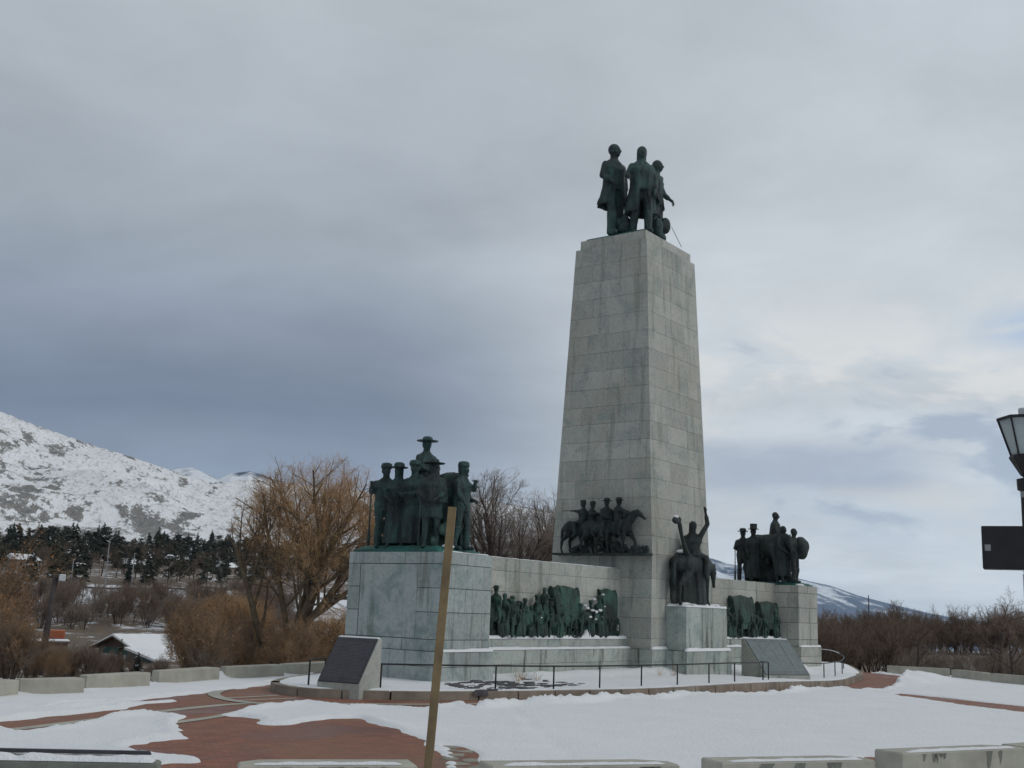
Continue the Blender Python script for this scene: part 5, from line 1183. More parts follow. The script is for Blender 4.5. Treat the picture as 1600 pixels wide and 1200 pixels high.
def tubes_mesh(name, segs, sides):
    S_ = np.array(segs, dtype=np.float64); P0, P1, r0, r1 = S_[:, :3], S_[:, 3:6], S_[:, 6], S_[:, 7]
    d = P1-P0; d /= (np.linalg.norm(d, axis=1, keepdims=True)+1e-9)
    ref = np.where(np.abs(d[:, 2:3]) > .9, np.array([[1., 0, 0]]), np.array([[0, 0, 1.]])); a = np.cross(d, ref); a /= np.linalg.norm(a, axis=1, keepdims=True); b = np.cross(d, a)
    an = np.arange(sides)*2*np.pi/sides; c, s = np.cos(an), np.sin(an)
    ring = a[:, None, :]*c[None, :, None]+b[:, None, :]*s[None, :, None]
    V = np.concatenate([P0[:, None, :]+ring*r0[:, None, None], P1[:, None, :]+ring*r1[:, None, None]], axis=1).reshape(-1, 3)
    N = len(S_); base = (np.arange(N)*2*sides)[:, None]; k = np.arange(sides); k2 = (k+1) % sides
    F = np.stack([base+k, base+k2, base+sides+k2, base+sides+k], -1).reshape(-1, 4)
    return fastmesh(name, V, F4=F)
def grow(rn, segs, twigs, p, d, L, r, lev, P):
    n = P['seg'][lev]; step = L/n; pts = [p]; dirs = []
    for i in range(n):
        j = P['jit'][lev]; d = d+np.array([rn.gauss(0, j), rn.gauss(0, j), rn.gauss(0, j*.6)+P['up'][lev]]); d = d/np.linalg.norm(d); dirs.append(d)
        q = p+d*step
        if 'env' in P and lev > 0:
            ec, er = P['env']
            if sum(((q[j_]-ec[j_])/er[j_])**2 for j_ in range(3)) > 1+rn.uniform(-.42, .22) and q[2] > ec[2]*.55: break
        ra = r*(1-i/n*.62); rb = r*(1-(i+1)/n*.62)
        if lev == P['max']: rb = r*(1-(i+1)/n*.8)
        (twigs if lev >= P['tw'] else segs).append((*p, *q, ra, rb)); p = q; pts.append(p)
    n = len(pts)-1
    if lev < P['max'] and n > 0:
        nc = P['kids'][lev]; nc = nc if isinstance(nc, int) else rn.randint(*nc)
        for k in range(nc):
            t = P['from'][lev]+(1-P['from'][lev])*(k+rn.random())/nc
            if 'env' in P and lev < 2 and pts[min(int(t*n), n-1)][2] < 3.4 and rn.random() < .8: continue
            i = min(int(t*n), n-1); f = t*n-i
            o = pts[i]+(pts[i+1]-pts[i])*f; dd = dirs[i]; an = rn.uniform(0, 2*math.pi)
            pr = np.cross(dd, [math.cos(an), math.sin(an), rn.uniform(-.4, .4)]); pr = pr/(np.linalg.norm(pr)+1e-9)
            sp = R(rn.uniform(*P['ang'][lev])); nd = dd*math.cos(sp)+pr*math.sin(sp)
            grow(rn, segs, twigs, o, nd, L*rn.uniform(*P['len'][lev])*(1-.35*t), max(r*(1-.62*t)*P['rad'][lev], P['rmin']), lev+1, P)
def make_tree(name, seed, P, H, r, bark, twig, starts=None, leaves=None):
    rn = random.Random(seed); segs = []; twigs = []
    for (o, d, L, rr) in (starts or [((0, 0, 0), (0, 0, 1), H*P['trunk'], r)]):
        d = np.array(d, float); grow(rn, segs, twigs, np.array(o, float), d/np.linalg.norm(d), L, rr, 0, P)
    tm = tubes_mesh('trunk', segs, 7); tm.materials.append(bark); cm = tubes_mesh('crown', twigs, 3); cm.materials.append(twig)
    if leaves:
        n, sz, mat = leaves; T_ = np.array(twigs); idx = np.random.RandomState(seed).randint(0, len(T_), n); rs_ = np.random.RandomState(seed+1)
        t = rs_.rand(n, 1); c = T_[idx, :3]*(1-t)+T_[idx, 3:6]*t+rs_.normal(0, sz*.8, (n, 3))
        a = rs_.normal(0, 1, (n, 3)); a /= np.linalg.norm(a, axis=1, keepdims=True); b = np.cross(a, rs_.normal(0, 1, (n, 3))); b /= np.linalg.norm(b, axis=1, keepdims=True)
        s = sz*(.5+rs_.rand(n, 1)); V = np.stack([c-a*s, c+b*s*.55, c+a*s, c-b*s*.55], 1).reshape(-1, 3)
        cm2 = fastmesh('leaves', V, F4=np.arange(4*n).reshape(-1, 4)); cm2.materials.append(mat)
        return tm, cm, cm2
    return tm, cm, None
def plant(kind, meshes, x, y, sc, rz, label, cat, group=None, z=None, sz=1.0):
    z = float(ground_at(x, y))-.1 if z is None else z
    t = thing(kind, (x, y, z), rz, label, cat, group); t.scale = (sc, sc, sc*sz)
    link('trunk', meshes[0], None, t); link('crown', meshes[1], None, t)
    if meshes[2] is not None: link('leaves', meshes[2], None, t)
    return t
def at(az, r): return CX+r*math.cos(R(az)), CY+r*math.sin(R(az))
PW = dict(max=4, tw=3, seg=[8, 7, 6, 4, 3], jit=[.05, .07, .09, .12, .15], up=[.02, .05, .04, .02, .0], kids=[9, 8, 8, 6], ang=[(16, 50), (18, 46), (18, 48), (18, 55)], len=[(.5, .78), (.42, .66), (.36, .56), (.40, .62)], rad=[.5, .5, .45, .6], rmin=.0062, trunk=.5, **{'from': [.20, .28, .22, .15]})
# big willow: two stems leaving the ground together, limbs swept up and to the right
rgt = np.array([math.sin(YAW), -math.cos(YAW), 0])
wx, wy = at(47.3, 58); wz = float(ground_at(wx, wy))-.1
st = [((0, 0, 0), tuple(np.array([0, 0, 1])+rgt*.24), 9.2, .42), (tuple(-rgt*.5), tuple(np.array([0, 0, 1])-rgt*.22), 8.0, .26), (tuple(np.array([0, 0, 2.6])+rgt*.3), tuple(np.array([0, 0, .8])+rgt*.62), 7.8, .22), (tuple(np.array([0, 0, 3.2])+rgt*.4), tuple(np.array([0, 0, .55])+rgt*.8), 6.4, .18), ((0, 0, 2.6), tuple(np.array([0, 0, .9])-rgt*.16), 7.0, .20), (tuple(np.array([0, 0, 2.8])+rgt*.3), tuple(np.array([.2, .2, .9])+rgt*.35), 7.6, .19), ((0, 0, 2.4), tuple(np.array([-.3, -.3, .8])+rgt*.3), 6.2, .19)]
PW['env'] = (tuple(rgt*1.55+np.array([0, 0, 8.3])), (5.5, 5.5, 5.6)); PW['len'] = [(.6, .95), (.5, .75), (.4, .6), (.42, .64)]; PW['kids'] = [13, 9, 8, 6]; PW['up'] = [.02, .025, -.005, -.03, -.05]; PW['ang'] = [(18, 55), (22, 55), (25, 60), (25, 65)]
mw = make_tree('willow', 4, PW, 12, .45, M['bark'], M['twig_orange'], starts=st)
plant('willow_tree', mw, wx, wy, .89, 0, 'big leafless willow with tan upswept twigs left of the left pedestal', 'tree', z=wz)
PB = dict(max=4, tw=3, seg=[6, 5, 4, 3, 3], jit=[.06, .12, .15, .18, .2], up=[.02, .03, .02, .01, 0], kids=[8, 7, 7, 6], ang=[(25, 60), (25, 60), (25, 60), (25, 60)], len=[(.5, .8), (.45, .7), (.4, .62), (.4, .7)], rad=[.5, .5, .45, .6], rmin=.007, trunk=.62, **{'from': [.3, .2, .15, .1]})
PT = dict(PW); PT['env'] = ((0, 0, 8.6), (4.7, 4.7, 5.4)); PT['kids'] = [11, 8, 8, 6]; PT['up'] = [.04, .07, .05, .02, 0]; PT['jit'] = [.07, .1, .13, .15, .18]; PT['ang'] = [(20, 60), (20, 55), (20, 55), (20, 60)]
mb2 = make_tree('bare', 11, PT, 13, .30, M['bark_dark'], M['twig_grey'], starts=[((0, 0, 0), (0, 0, 1), 10.2, .32), ((0, 0, 2.5), tuple(np.array([0, 0, .8])+rgt*.45), 7.5, .18), ((0, 0, 2.2), tuple(np.array([0, 0, .8])-rgt*.5), 7.5, .18), ((0, 0, 3), (.3, .4, .8), 6.5, .15), ((0, 0, 3), (-.3, -.4, .8), 6.5, .15)])
x, y = at(36.9, 84); plant('bare_tree', mb2, x, y, 1.08, 0, 'largest rounded bare tree behind the wall, midway between left pedestal and pylon', 'tree')
x, y = at(35.3, 92); plant('bare_tree', mb2, x, y, .95, 2.9, 'bare tree behind the wing wall touching the left side of the pylon', 'tree')
x, y = at(38.5, 96); plant('bare_tree', mb2, x, y, .80, 3.6, 'smaller bare tree just right of the left bronze group', 'tree')
# multi stemmed thickets
PS = dict(max=3, tw=2, seg=[5, 4, 4, 3], jit=[.08, .12, .15, .18], up=[.05, .03, .02, .0], kids=[8, 8, 6], ang=[(12, 38), (18, 45), (20, 50)], len=[(.45, .75), (.4, .65), (.4, .6)], rad=[.5, .5, .6], rmin=.008, trunk=1.0, **{'from': [.2, .15, .1]})
def shrub_meshes(seed, H, n, bark, twig, leaves=None, spread=.5):
    rn = random.Random(seed); st = []
    for k in range(n):
        a = rn.uniform(0, 2*math.pi); q = rn.random()**.7*spread
        st.append(((math.cos(a)*q*.8, math.sin(a)*q*.8, 0), (math.cos(a)*q, math.sin(a)*q, 1), H*rn.uniform(.6, 1.0), .045*H/4))
    return make_tree('shrub', seed, PS, H, .05, bark, twig, starts=st, leaves=leaves)
sb = [shrub_meshes(20+k, 4.2, 12, M['bark_dark'], M['twig_brown'], None, .55) for k in range(3)]
sg = [shrub_meshes(30+k, 3.2, 10, M['bark_dark'], M['twig_grey'], None, .6) for k in range(2)]
so = [shrub_meshes(40+k, 4.0, 11, M['bark'], M['twig_bush'], (2600, .05, M['leaf_orange']), .6) for k in range(2)]
mt = [make_tree('bare', 50+k, PB, 9, .20, M['bark_dark'], M['twig_brown']) for k in range(2)]
rn = random.Random(77)
# ---- right hand side thicket, in front of the far mountain
G1 = 'brown leafless shrubs and trees beyond the plaza at the right'
for k in range(9):
    az_ = 21.7-.48*k+rn.uniform(-.15, .15); x, y = at(az_, rn.uniform(66, 80)); plant('bare_shrub', sb[k % 3], x, y, rn.uniform(.6, .85), rn.uniform(0, 6), f'{["first", "second", "third", "fourth", "fifth", "sixth", "seventh", "eighth", "ninth"][k]} tall brown shrub rightward from the far pedestal', 'shrub', G1)
for k in range(9):
    az_ = 24.0-.42*k; x, y = at(az_, rn.uniform(80, 92)); plant('bare_shrub', sb[k % 3], x, y, rn.uniform(.55, .8), rn.uniform(0, 6), f'{["first", "second", "third", "fourth", "fifth", "sixth", "seventh", "eighth", "ninth"][k]} brown shrub from the left in the row behind the right pedestal', 'shrub', G1)
for k in range(54):
    az_ = 21.5-.22*k+rn.uniform(-.15, .15); rr = rn.uniform(135, 180); x, y = at(az_, rr); s = rn.uniform(.5, .78)*(.85 if az_ > 19.5 else 1.0); plant('bare_tree', mt[k % 2], x, y, s, rn.uniform(0, 6), f'{sizew(s, .65, .75)} brown bare tree {where(az_)}, {depthw(rr, 150, 165)} of the right-hand wood', 'tree', 'bare trees of the wood edge at the right')
for k in range(40):
    az_ = 20.5-.26*k+rn.uniform(-.2, .2); rr = rn.uniform(128, 150); s = rn.uniform(.75, 1.05); x, y = at(az_, rr); plant('bare_shrub', sb[k % 3], x, y, s, rn.uniform(0, 6), f'{sizew(s, .85, .95)} brown undergrowth shrub {where(az_)}, {depthw(rr, 135, 143)} row before the wood', 'shrub', 'undergrowth shrubs at the right')
for k in range(16):
    az_ = 17.6-.44*k+rn.uniform(-.2, .2); s = rn.uniform(.40, .62); rr = rn.uniform(58, 74); x, y = at(az_, rr); plant('bare_shrub', sg[k % 2], x, y, s, rn.uniform(0, 6), f'{sizew(s, .5, .9)} grey twiggy shrub {where(az_)}, {depthw(rr, 63, 69)} row in the snow', 'shrub', 'low shrubs in the snow at the right')
x, y = at(13.7, 60); plant('bare_tree', mt[0], x, y, .62, 1.0, 'small dark forked tree at the right edge behind the last concrete block', 'tree')
x, y = at(13.1, 57); plant('bare_tree', mt[1], x, y, .50, 3.0, 'slender dark tree at the far right edge of the view', 'tree')
x, y = at(17.2, 60); plant('bare_tree', mt[1], x, y, .42, 5.0, 'small dark leaning tree right of the snow heap', 'tree')
# ---- left hand side
G2 = 'orange-brown bushes below the plaza at the left'
for k in range(34):
    az_ = rn.uniform(57.0, 62.3); rr = rn.uniform(46, 78); x, y = at(az_, rr); plant('bush', so[k % 2] if rn.random() < .62 else sb[k % 3], x, y, rn.uniform(.55, .95)*(1.0 if az_ > 60 else (.62 if az_ > 59 else .42)), rn.uniform(0, 6), f'orange-brown twiggy bush {where(az_)}, {depthw(rr, 56, 67)} row past the blocks', 'bush', G2)
for k in range(5):
    x, y = at(61.6-.45*k, 84+6*k); plant('bush', so[k % 2], x, y, [2.0, 1.75, 1.5, 1.25, .9][k], rn.uniform(0, 6), ['tallest orange-leaved tree, cut by the left edge', 'second tallest orange-leaved tree next to the left edge', 'orange-leaved tree in the middle of the left clump', 'orange-leaved tree right of the middle of the left clump', 'rightmost and smallest orange-leaved tree of the left clump'][k], 'tree', 'tall orange-leaved trees at the left edge')
for k in range(34):
    az_ = rn.uniform(44.2, 51.8); rr = rn.uniform(52, 88); x, y = at(az_, rr); z_ = rn.random(); plant('bush', so[k % 2] if z_ < .62 else (sb[k % 3] if z_ < .8 else sg[k % 2]), x, y, rn.uniform(.5, .85)*(1.1 if 49.5 < az_ < 52.5 and rr > 60 else .8), rn.uniform(0, 6), f'{"tan" if z_ < .62 else ("brown" if z_ < .8 else "grey")} twiggy bush {where(az_)}, {depthw(rr, 64, 76)} row past the blocks', 'bush', 'tan bushes around the willow')
for k in range(26):
    az_ = rn.uniform(53.0, 58); rr = rn.uniform(50, 84); x, y = at(az_, rr); plant('bush', [sb[0], sg[0], sb[1], sg[1]][k % 4], x, y, rn.uniform(.20, .34), rn.uniform(0, 6), f'low {["brown", "grey"][k % 2]} bush {where(az_)}, {depthw(rr, 61, 73)} row of the thicket', 'bush', 'low thicket in front of the barn')
for k in range(5):
    x, y = at([50.6, 49.4, 51.8, 45.2, 44.0][k], [78, 70, 92, 74, 88][k]); plant('willow_tree', mw, x, y, [.46, .40, .36, .36, .40][k], k*1.3, ['tan willow left of the big willow, in front of the dark conifers', 'smaller tan willow at the left shoulder of the big willow', 'low tan willow right of the barn roof', 'tan willow between the big willow and the left pedestal', 'tan willow partly behind the left pedestal'][k], 'tree')
mg = make_tree('bare', 60, PB, 7, .13, M['bark_dark'], M['twig_grey'])
for k in range(230):
    az_ = rn.uniform(47, 61.5); rr = rn.uniform(190, 272); x, y = at(az_, rr); plant('bare_tree', [mg, sg[0], sg[1], sb[0]][k % 4], x, y, rn.uniform(.55, .95)*(1.25 if k % 4 else 1), rn.uniform(0, 6), f'{["grey leafless tree", "grey twiggy shrub", "pale twiggy shrub", "brown twiggy shrub"][k % 4]} {where(az_)}, {depthw(rr, 217, 245)} of the snowy bank', 'tree', 'small bare trees on the bank below the road')
# ---- conifers of the belt under the hills
def conifer(seed, H, W_, n=150, snow=.12):
    rn = random.Random(seed); V = []; F = []; VS = []; FS = []
    for i in range(n):
        t = (i+rn.random())/n; z = H*(.06+.94*t); w = W_*(1-t)**.55*rn.uniform(.45, 1.12)+.08; a = rn.uniform(0, 2*math.pi)
        for q in range(3):
            a2 = a+rn.uniform(-.35, .35); dx, dy = math.cos(a2), math.sin(a2); px, py = -dy, dx; hw_ = w*rn.uniform(.22, .38)
            b = len(V); V += [(dx*.04, dy*.04, z+.1), (dx*w*.6+px*hw_, dy*w*.6+py*hw_, z-w*.22), (dx*w, dy*w, z-w*.42), (dx*w*.6-px*hw_, dy*w*.6-py*hw_, z-w*.22)]; F.append((b, b+1, b+2, b+3))
            if rn.random() < snow:
                b = len(VS); o = .05; VS += [(dx*w*.25, dy*w*.25, z+o-w*.04), (dx*w*.62+px*hw_*.8, dy*w*.62+py*hw_*.8, z-w*.21+o), (dx*w*.95, dy*w*.95, z-w*.38+o), (dx*w*.62-px*hw_*.8, dy*w*.62-py*hw_*.8, z-w*.21+o)]; FS.append((b, b+1, b+2, b+3))
    me = fastmesh('crown', V, F4=F); me.materials.append(M['conifer']); ms_ = fastmesh('snow', VS, F4=FS); ms_.materials.append(M['snow'])
    tk = MB(); tk.tube([(0, 0, -.5), (0, 0, H*.9)], [.018*H, .004*H], 6); tm = tk.mesh('trunk'); tm.materials.append(M['bark_dark'])
    return tm, me, ms_
CN = [conifer(1, 11, 3.4, 230, .03), conifer(2, 9.5, 3.8, 230, .10), conifer(3, 12, 2.6, 210, .02), conifer(4, 8, 4.2, 230, .05)]
def pine(seed, H, W_, n=26, q=34, snow=.05):
    rs_ = np.random.RandomState(seed); V = []; VS = []
    for i in range(n):
        t = rs_.rand(); z = H*(.22+.76*t); w = W_*math.sqrt(max(.05, 1-(2*t-.85)**2*.8))*rs_.uniform(.3, 1.0); a = rs_.uniform(0, 6.28)
        c = np.array([math.cos(a)*w*.62, math.sin(a)*w*.62, z]); r = rs_.uniform(.55, 1.05)*W_*.36
        for _ in range(q):
            d = rs_.normal(0, 1, 3); d /= np.linalg.norm(d); p = c+d*r*rs_.uniform(.5, 1.05)*np.array([1.15, 1.15, .6]); u = rs_.normal(0, 1, 3)*np.array([1, 1, .5]); u /= np.linalg.norm(u); v_ = np.cross(u, d); s = rs_.uniform(.22, .5)
            tgt = VS if (rs_.rand() < snow and d[2] > .3) else V
            if tgt is VS: u[2] *= .2; v_ = np.array([-u[1], u[0], 0.])
            tgt += [p-u*s, p+v_*s*.6, p+u*s, p-v_*s*.6]
    me = fastmesh('crown', V, F4=np.arange(len(V)).reshape(-1, 4)); me.materials.append(M['conifer']); ms_ = fastmesh('snow', VS, F4=np.arange(len(VS)).reshape(-1, 4)); ms_.materials.append(M['snow'])
    tk = MB(); tk.tube([(0, 0, -.5), (0, 0, H*.85)], [.022*H, .006*H], 6); tm = tk.mesh('trunk'); tm.materials.append(M['bark_dark'])
    return tm, me, ms_
CN = [CN[0], pine(1, 10, 3.6, 26, 34, .10), pine(2, 8.5, 4.0, 24, 34, .22), CN[2], pine(3, 11, 3.2, 28, 32, .05), CN[3], pine(4, 9, 4.4, 28, 34, .12)]
def plantc(m, x, y, s, rz, label, group=None, cat='tree'):
    t = thing('conifer_tree', (x, y, float(ground_at(x, y))-.3), rz, label, cat, group); t.scale = (s, s, s)
    link('trunk', m[0], None, t); link('crown', m[1], None, t); o = link('snow_patch', m[2], None, t); tag(o, kind='stuff'); return t
for k in range(290):
    az_ = rn.uniform(44.5, 61.6); rr = 322+rn.random()**.8*380; x, y = at(az_, rr); s = rn.uniform(.7, 1.2)*(1.1 if rr > 480 else .8)
    if 56 < az_ < 58.6: s *= 1.15
    plantc(CN[k % 7], x, y, s, rn.uniform(0, 6), f'{sizew(s, .85, 1.1)} dark conifer {where(az_)}, {depthw(rr, 410, 540)} of the evergreen belt', 'conifers in the belt below the snowy hill')
for k in range(95):
    az_ = rn.uniform(44, 61.5); rr = rn.uniform(330, 560); s = rn.uniform(.8, 1.2); x, y = at(az_, rr); plant('bare_tree', mt[k % 2], x, y, s, rn.uniform(0, 6), f'{sizew(s, .93, 1.07)} brown bare tree {where(az_)}, {depthw(rr, 405, 480)} of the conifer belt', 'tree', 'bare trees among the conifers')
x, y = at(54.1, 62); plantc(CN[0], x, y, .17, 0, 'tiny snow-dusted conifer in front of the barn roof')
x, y = at(54.9, 88); plantc(CN[3], x, y, .24, 0, 'small narrow snow-dusted conifer beside the barn gable')
# ================================================================== ROAD, POLES, BARN
rp = [at(a, 292) for a in np.linspace(63, 44, 30)]
ribbon('road', rp, 5.5, M['asphalt'], .35, n=2, zfun=lambda x, y: float(ground_at(x, y)))
gr_ = thing('guard_rail', (0, 0, 0), 0, 'thin dark guard rail running along the snowy road below the conifers', 'guard rail')
gp = [(*at(a, 287), ) for a in np.linspace(58.2, 51.0, 40)]
mb = MB()
for (x0, y0), (x1, y1) in zip(gp[:-1], gp[1:]):
    z0_, z1_ = float(ground_at(x0, y0)), float(ground_at(x1, y1)); mb.hexa([(x0, y0, z0_+.55), (x0+.1, y0+.1, z0_+.55), (x1+.1, y1+.1, z1_+.55), (x1, y1, z1_+.55), (x0, y0, z0_+1.0), (x0+.1, y0+.1, z0_+1.0), (x1+.1, y1+.1, z1_+1.0), (x1, y1, z1_+1.0)])
mb.build('beam', M['pole'], gr_)
for (x0, y0) in gp[::2]:
    z0_ = float(ground_at(x0, y0)); mb = MB(); mb.tube([(x0-.1, y0-.1, z0_-.2), (x0-.1, y0-.1, z0_+1.0)], .09, 5); mb.build('rail_post', M['pole'], gr_)
for k, (a, r_, h_) in enumerate([(55.9, 300, 12.5), (54.72, 300, 9.5), (56.2, 300, 8.5), (57.4, 296, 7)]):
    x, y = at(a, r_); z_ = float(ground_at(x, y)); p = thing('street_lamp', (x, y, z_), 0, ['tallest pale pole standing among the conifers by the far road', 'pale thin pole near the guard rail, right of the tallest pole', 'short reddish thin pole left of the tallest pole', 'thin grey pole beside the road near the utility pole'][k], 'pole')
    mb = MB(); mb.tube([(0, 0, -.3), (0, 0, h_)], [.16, .10], 6); mb.build('pole', M['grey_metal'] if k != 2 else M['twig_brown'], p)
    mb = MB(); mb.tube([(0, 0, h_), (.9, .6, h_+.2)], [.08, .07], 6); mb.build('lamp_arm', M['grey_metal'], p)
x, y = at(58.09, 55); up_ = thing('utility_pole', (x-.2*math.sin(YAW), y+.2*math.cos(YAW), -1.2), 0, 'dark brown leaning pole with a small snow-capped light, at the left', 'pole')
up_.rotation_euler = (0, .05, R(58-90)); H_ = 1.9+.0133*55+1.2; mb = MB(); mb.tube([(0, 0, -.5), (0, 0, H_)], [.155, .125], 10); mb.build('pole', M['pole'], up_, smooth=True)
mb = MB(); mb.box(.10*0+.14, .42, -.32, -.04, H_-.24, H_-.02); bevel(mb.build('light_fixture', M['white_metal'], up_), .02)
mb = MB(); mb.box(.15, .41, -.31, -.05, H_-.018, H_+.05); bevel(mb.build('snow_cap', M['snow'], up_), .025)
mb = MB(); mb.box(0, .15, -.2, -.02, H_-.16, H_-.10); mb.build('bracket', M['pole'], up_)
# barn: long snow covered roof with a gable towards the left, lower roof with two dormers in front
bx, by = at(54.3, 122); bz = float(ground_at(bx, by))
barn = thing('barn', (bx, by, -4.9), 0, 'barn with snowy roofs, green gable wall and two small dormers at the left', 'barn')
barn.scale = (.84, .84, .84); barn.rotation_euler = (0, 0, R(6))       # local x runs away to the right along the ridge
def hx(name, pts, mat): mb = MB(); mb.hexa(pts); return mb.build(name, mat, barn)
Lb, wb, hb_, rb_ = 10.5, 6.2, 1.8, 1.2
mb = MB(); mb.hexa([(0, 0, -1), (Lb, 0, -1), (Lb, wb, -1), (0, wb, -1), (0, 0, hb_), (Lb, 0, hb_), (Lb, wb, hb_), (0, wb, hb_)]); mb.build('wall', M['teal'], barn)
mb = MB(); mb.add([(0, 0, hb_), (0, wb, hb_), (0, wb/2, hb_+rb_), (Lb, 0, hb_), (Lb, wb, hb_), (Lb, wb/2, hb_+rb_)], [(0, 2, 1), (3, 4, 5), (0, 1, 4, 3), (0, 3, 5, 2), (1, 2, 5, 4)]); mb.build('gable', M['brown_trim'], barn)
for s_ in (0, 1):
    y0_, y1_ = (-.7, wb/2) if s_ == 0 else (wb+.7, wb/2); z0_, z1_ = hb_-.27, hb_+rb_+.02
    hx('roof', [(-.9, y0_, z0_), (Lb+.6, y0_, z0_), (Lb+.6, y1_, z1_), (-.9, y1_, z1_), (-.9, y0_, z0_+.14), (Lb+.6, y0_, z0_+.14), (Lb+.6, y1_, z1_+.14), (-.9, y1_, z1_+.14)], M['brown_trim'])
    hx('roof_snow', [(-.82, y0_+(.08 if s_ == 0 else -.08), z0_+.145), (Lb+.5, y0_+(.08 if s_ == 0 else -.08), z0_+.145), (Lb+.5, y1_, z1_+.145), (-.82, y1_, z1_+.145), (-.78, y0_+(.14 if s_ == 0 else -.14), z0_+.34), (Lb+.45, y0_+(.14 if s_ == 0 else -.14), z0_+.34), (Lb+.45, y1_, z1_+.36), (-.78, y1_, z1_+.36)], M['snow'])
# lower lean-to roof facing the camera side
hx('lower_wall', [(-1.2, -5.2, -2), (Lb-.5, -5.2, -2), (Lb-.5, -.02, -2), (-1.2, -.02, -2), (-1.2, -5.2, .5), (Lb-.5, -5.2, .5), (Lb-.5, -.02, 1.65), (-1.2, -.02, 1.65)], M['teal'])
hx('lower_roof', [(-1.6, -5.8, .42), (Lb, -5.8, .42), (Lb, -.03, 1.72), (-1.6, -.03, 1.72), (-1.6, -5.8, .70), (Lb, -5.8, .70), (Lb, -.03, 2.0), (-1.6, -.03, 2.0)], M['snow'])
hx('roof_edge', [(-1.65, -5.9, .28), (Lb, -5.9, .28), (Lb, -5.8, .28), (-1.65, -5.8, .28), (-1.65, -5.9, .56), (Lb, -5.9, .56), (Lb, -5.8, .56), (-1.65, -5.8, .56)], M['brown_trim'])
for k, xx in enumerate((4.2, 7.2)):
    dm = MB(); a0, a1, yy, zz_ = xx, xx+2.0, -4.6, 1.0
    dm.add([(a0, yy, zz_-.1), (a1, yy, zz_-.1), ((a0+a1)/2, yy, zz_+.95), (a0, -1.2, zz_+.3), (a1, -1.2, zz_+.3), ((a0+a1)/2, -1.2, zz_+.97)], [(0, 1, 2), (0, 2, 5, 3), (1, 4, 5, 2), (3, 5, 4)])
    o = dm.build('dormer', M['snow'], barn)
    g2 = MB(); g2.add([(a0+.15, yy-.03, zz_-.06), (a1-.15, yy-.03, zz_-.06), ((a0+a1)/2, yy-.03, zz_+.82), (a0+.15, yy-.10, zz_-.06), (a1-.15, yy-.10, zz_-.06), ((a0+a1)/2, yy-.10, zz_+.82)], [(0, 2, 1), (3, 4, 5), (0, 1, 4, 3), (1, 2, 5, 4), (2, 0, 3, 5)]); g2.build('louver', M['dark_gap'], o)
mb = MB(); mb.box(-.06, -.005, .5, wb-.5, .2, 1.0); mb.build('window_band', M['white_metal'], barn)
# orange and red truck half hidden behind the pole
x, y = at(57.75, 128); tr = thing('truck', (x, y, -4.55), 0, 'small orange and red truck partly hidden behind the dark utility pole', 'truck'); tr.rotation_euler = (0, 0, R(57.7-90))
mb = MB(); mb.box(-.75, .75, .0, 2.4, 1.15, 2.55); bevel(mb.build('orange_box', M['orange'], tr), .06)
mb = MB(); mb.box(-.7, .7, -.9, 0, .5, 1.9); bevel(mb.build('cab', M['redp'], tr), .12)
mb = MB(); mb.box(-.7, .7, 0, 2.5, .45, 1.1); mb.build('chassis', M['redp'], tr)
mb = MB(); mb.box(-.55, .55, -.93, -.9, 1.25, 1.75); mb.build('windscreen', M['dark_gap'], tr)
for xx in (-.72, .72):
    for yy in (-.4, 1.8): mb = MB(); mb.tube([(xx-.12, yy, .4), (xx+.12, yy, .4)], .4, 12); mb.build('wheel', M['dark_gap'], tr)
x, y = at(58.8, 118); sh = thing('shed', (x, y, -4.6), R(-30), 'low grey open shed with snow on its flat roof left of the utility pole', 'shed')
mb = MB(); mb.box(-2, 3.2, 0, 2.6, 0, 1.7); mb.build('wall', M['twig_grey'], sh)
mb = MB(); mb.box(-2.2, 3.4, -.2, 2.8, 1.7, 1.85); mb.build('roof', M['brown_trim'], sh); mb = MB(); mb.box(-2.15, 3.35, -.15, 2.75, 1.852, 2.0); bevel(mb.build('roof_snow', M['snow'], sh), .05)
# pale houses half hidden between the conifers
for k, (a, r_) in enumerate([(57.7, 480), (54.6, 400), (52.7, 470), (59.6, 400), (50.3, 430)]):
    x, y = at(a, r_); z_ = float(ground_at(x, y)); hs = thing('house', (x, y, z_), R(a-90+12*k), ['snow-roofed house glimpsed high among the conifers at the left', 'small snow-roofed house in the middle of the conifers', 'low house with a white roof among conifers near the willow', 'house with a snowy roof behind the orange trees', 'snow-roofed house seen through the willow branches'][k], 'house')
    mb = MB(); mb.box(-4, 4, -3, 3, -2, 2.8); mb.build('wall', M['twig_grey'], hs)
    mb = MB(); mb.add([(-4.6, -3.6, 2.7), (4.6, -3.6, 2.7), (4.6, 3.6, 2.7), (-4.6, 3.6, 2.7), (-4.6, 0, 4.6), (4.6, 0, 4.6)], [(0, 1, 5, 4), (3, 4, 5, 2), (0, 4, 3), (1, 2, 5), (0, 3, 2, 1)]); mb.build('roof', M['snow'], hs)
    for xx in (-2.5, 0, 2.5): mb = MB(); mb.box(xx-.5, xx+.5, -3.06, -3.0, .6, 1.9); mb.build('window', M['dark_gap'], hs)
x, y = at(19.2, 300); ms2 = thing('mast', (x, y, float(ground_at(x, y))), 0, 'thin dark mast rising above the brown wood right of the far pedestal', 'mast'); mb = MB(); mb.tube([(0, 0, 0), (0, 0, 1.9+.021*300-float(ground_at(x, y)))], [.22, .12], 6); mb.build('pole', M['pole'], ms2)
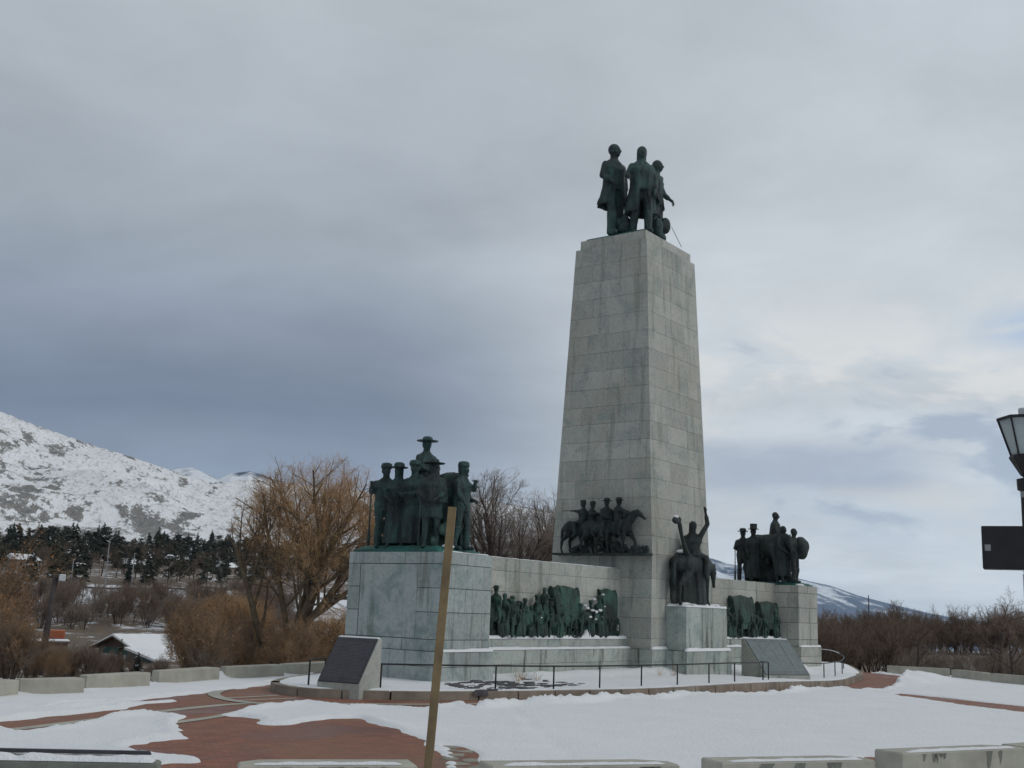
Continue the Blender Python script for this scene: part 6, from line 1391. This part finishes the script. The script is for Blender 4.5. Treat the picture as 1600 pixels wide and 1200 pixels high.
# ================================================================== STREET LAMP AT THE RIGHT EDGE
aL = R(12.0); LX, LY = CX+16*math.cos(aL), CY+16*math.sin(aL)
lp = thing('lamp_post', (LX, LY, -.3), 0, 'black lantern lamp with a dark box on its pole, cut by the right edge', 'street lamp')
lp.rotation_euler = (0, 0, R(12.0-90))      # local -y faces the camera
Z0 = .3
mb = MB(); mb.lathe([(.16, 0), (.15, .3), (.08, .45), (.105, 1.0), (.098, 3.83)], n=14); mb.build('pole', M['iron'], lp, smooth=False)
mb = MB(); mb.lathe([(.10, 3.91), (.135, 3.93), (.14, 4.07), (.055, 4.09)], n=14); mb.build('collar', M['iron'], lp)
mb = MB(); mb.lathe([(.101, 3.832), (.101, 3.908)], n=14); mb.build('pale_ring', M['grey_metal'], lp)
mb = MB(); mb.lathe([(.05, 4.09), (.09, 4.12), (.205, 4.32), (.22, 4.35), (.20, 4.38)], n=8); mb.build('lantern_base', M['iron'], lp)
z0_, z1_, r0_, r1_ = 4.38, 4.84, .19, .325; rot0 = 0
cs = [(math.cos(rot0+k*math.pi/3), math.sin(rot0+k*math.pi/3)) for k in range(6)]
for k in range(6):
    a, b = cs[k], cs[(k+1) % 6]; mb = MB(); mb.tube([(a[0]*r0_, a[1]*r0_, z0_), (a[0]*r1_, a[1]*r1_, z1_)], .014, 6); mb.build('lantern_bar', M['iron'], lp)
    i0, i1 = r0_-.012, r1_-.012; t_ = .010
    mb = MB(); mb.hexa([(a[0]*i0, a[1]*i0, z0_), (b[0]*i0, b[1]*i0, z0_), (b[0]*(i0-t_), b[1]*(i0-t_), z0_), (a[0]*(i0-t_), a[1]*(i0-t_), z0_), (a[0]*i1, a[1]*i1, z1_), (b[0]*i1, b[1]*i1, z1_), (b[0]*(i1-t_), b[1]*(i1-t_), z1_), (a[0]*(i1-t_), a[1]*(i1-t_), z1_)]); mb.build('glass_pane', M['glass'], lp)
mb = MB(); mb.prism([(c_*.345, s_*.345) for c_, s_ in cs], z1_, z1_+.035); mb.build('lantern_rim', M['iron'], lp)
mb = MB(); mb.lathe([(.33, z1_+.035), (.20, z1_+.055), (.075, z1_+.06)], n=6); mb.build('lantern_roof', M['iron'], lp)
mb = MB(); mb.lathe([(.075, z1_+.055), (.078, z1_+.15), (.07, z1_+.16), (.02, z1_+.165)], n=16); mb.build('finial', M['white_metal'], lp, smooth=False)
mb = MB(); mb.box(-.585, -.02, -.12, .16, 2.91, 3.46); o = bevel(mb.build('speaker_box', M['iron'], lp), .012)
mb = MB(); mb.box(-.55, -.48, -.128, -.121, 3.14, 3.22); mb.build('box_badge', M['grey_metal'], lp)
mb = MB(); mb.tube([(-.1, .02, 2.91), (-.02, .02, 2.86)], .03, 8); mb.build('bracket', M['iron'], lp)
mb = MB(); mb.box(-.122, -.103, -.02, .02, .5, 2.86); mb.build('pale_strip', M['white_metal'], lp)
# ================================================================== small dead weeds in the bed
rn = random.Random(8)
for k, (x, y) in enumerate([(-10.0, -.6), (-9.6, -.45), (-9.3, -.7), (-3.2, -1.0), (-2.6, -1.1)]):
    segs = []
    for q in range(9):
        a = rn.uniform(0, 6.28); h_ = rn.uniform(.08, .32); p0 = (x, y, float(planter_z(x, y))); p1 = (x+math.cos(a)*.12, y+math.sin(a)*.12, p0[2]+h_)
        segs.append((*p0, *p1, .006, .004)); segs.append((*p1, p1[0]+rn.uniform(-.06, .06), p1[1]+rn.uniform(-.06, .06), p1[2]+.06, .004, .002))
    me = tubes_mesh('dead_weed', segs, 3); o = link('dead_weed', me, M['twig_orange']); tag(o, ['dead weed stalks in the snow nearest the left pedestal corner', 'dry weed stalks in the snow below the left relief, middle tuft', 'dry weed tuft right of the other two below the left relief', 'faint dry weed tuft in the snow before the pylon base', 'small weed tuft just left of the rider pedestal'][k], 'weed')
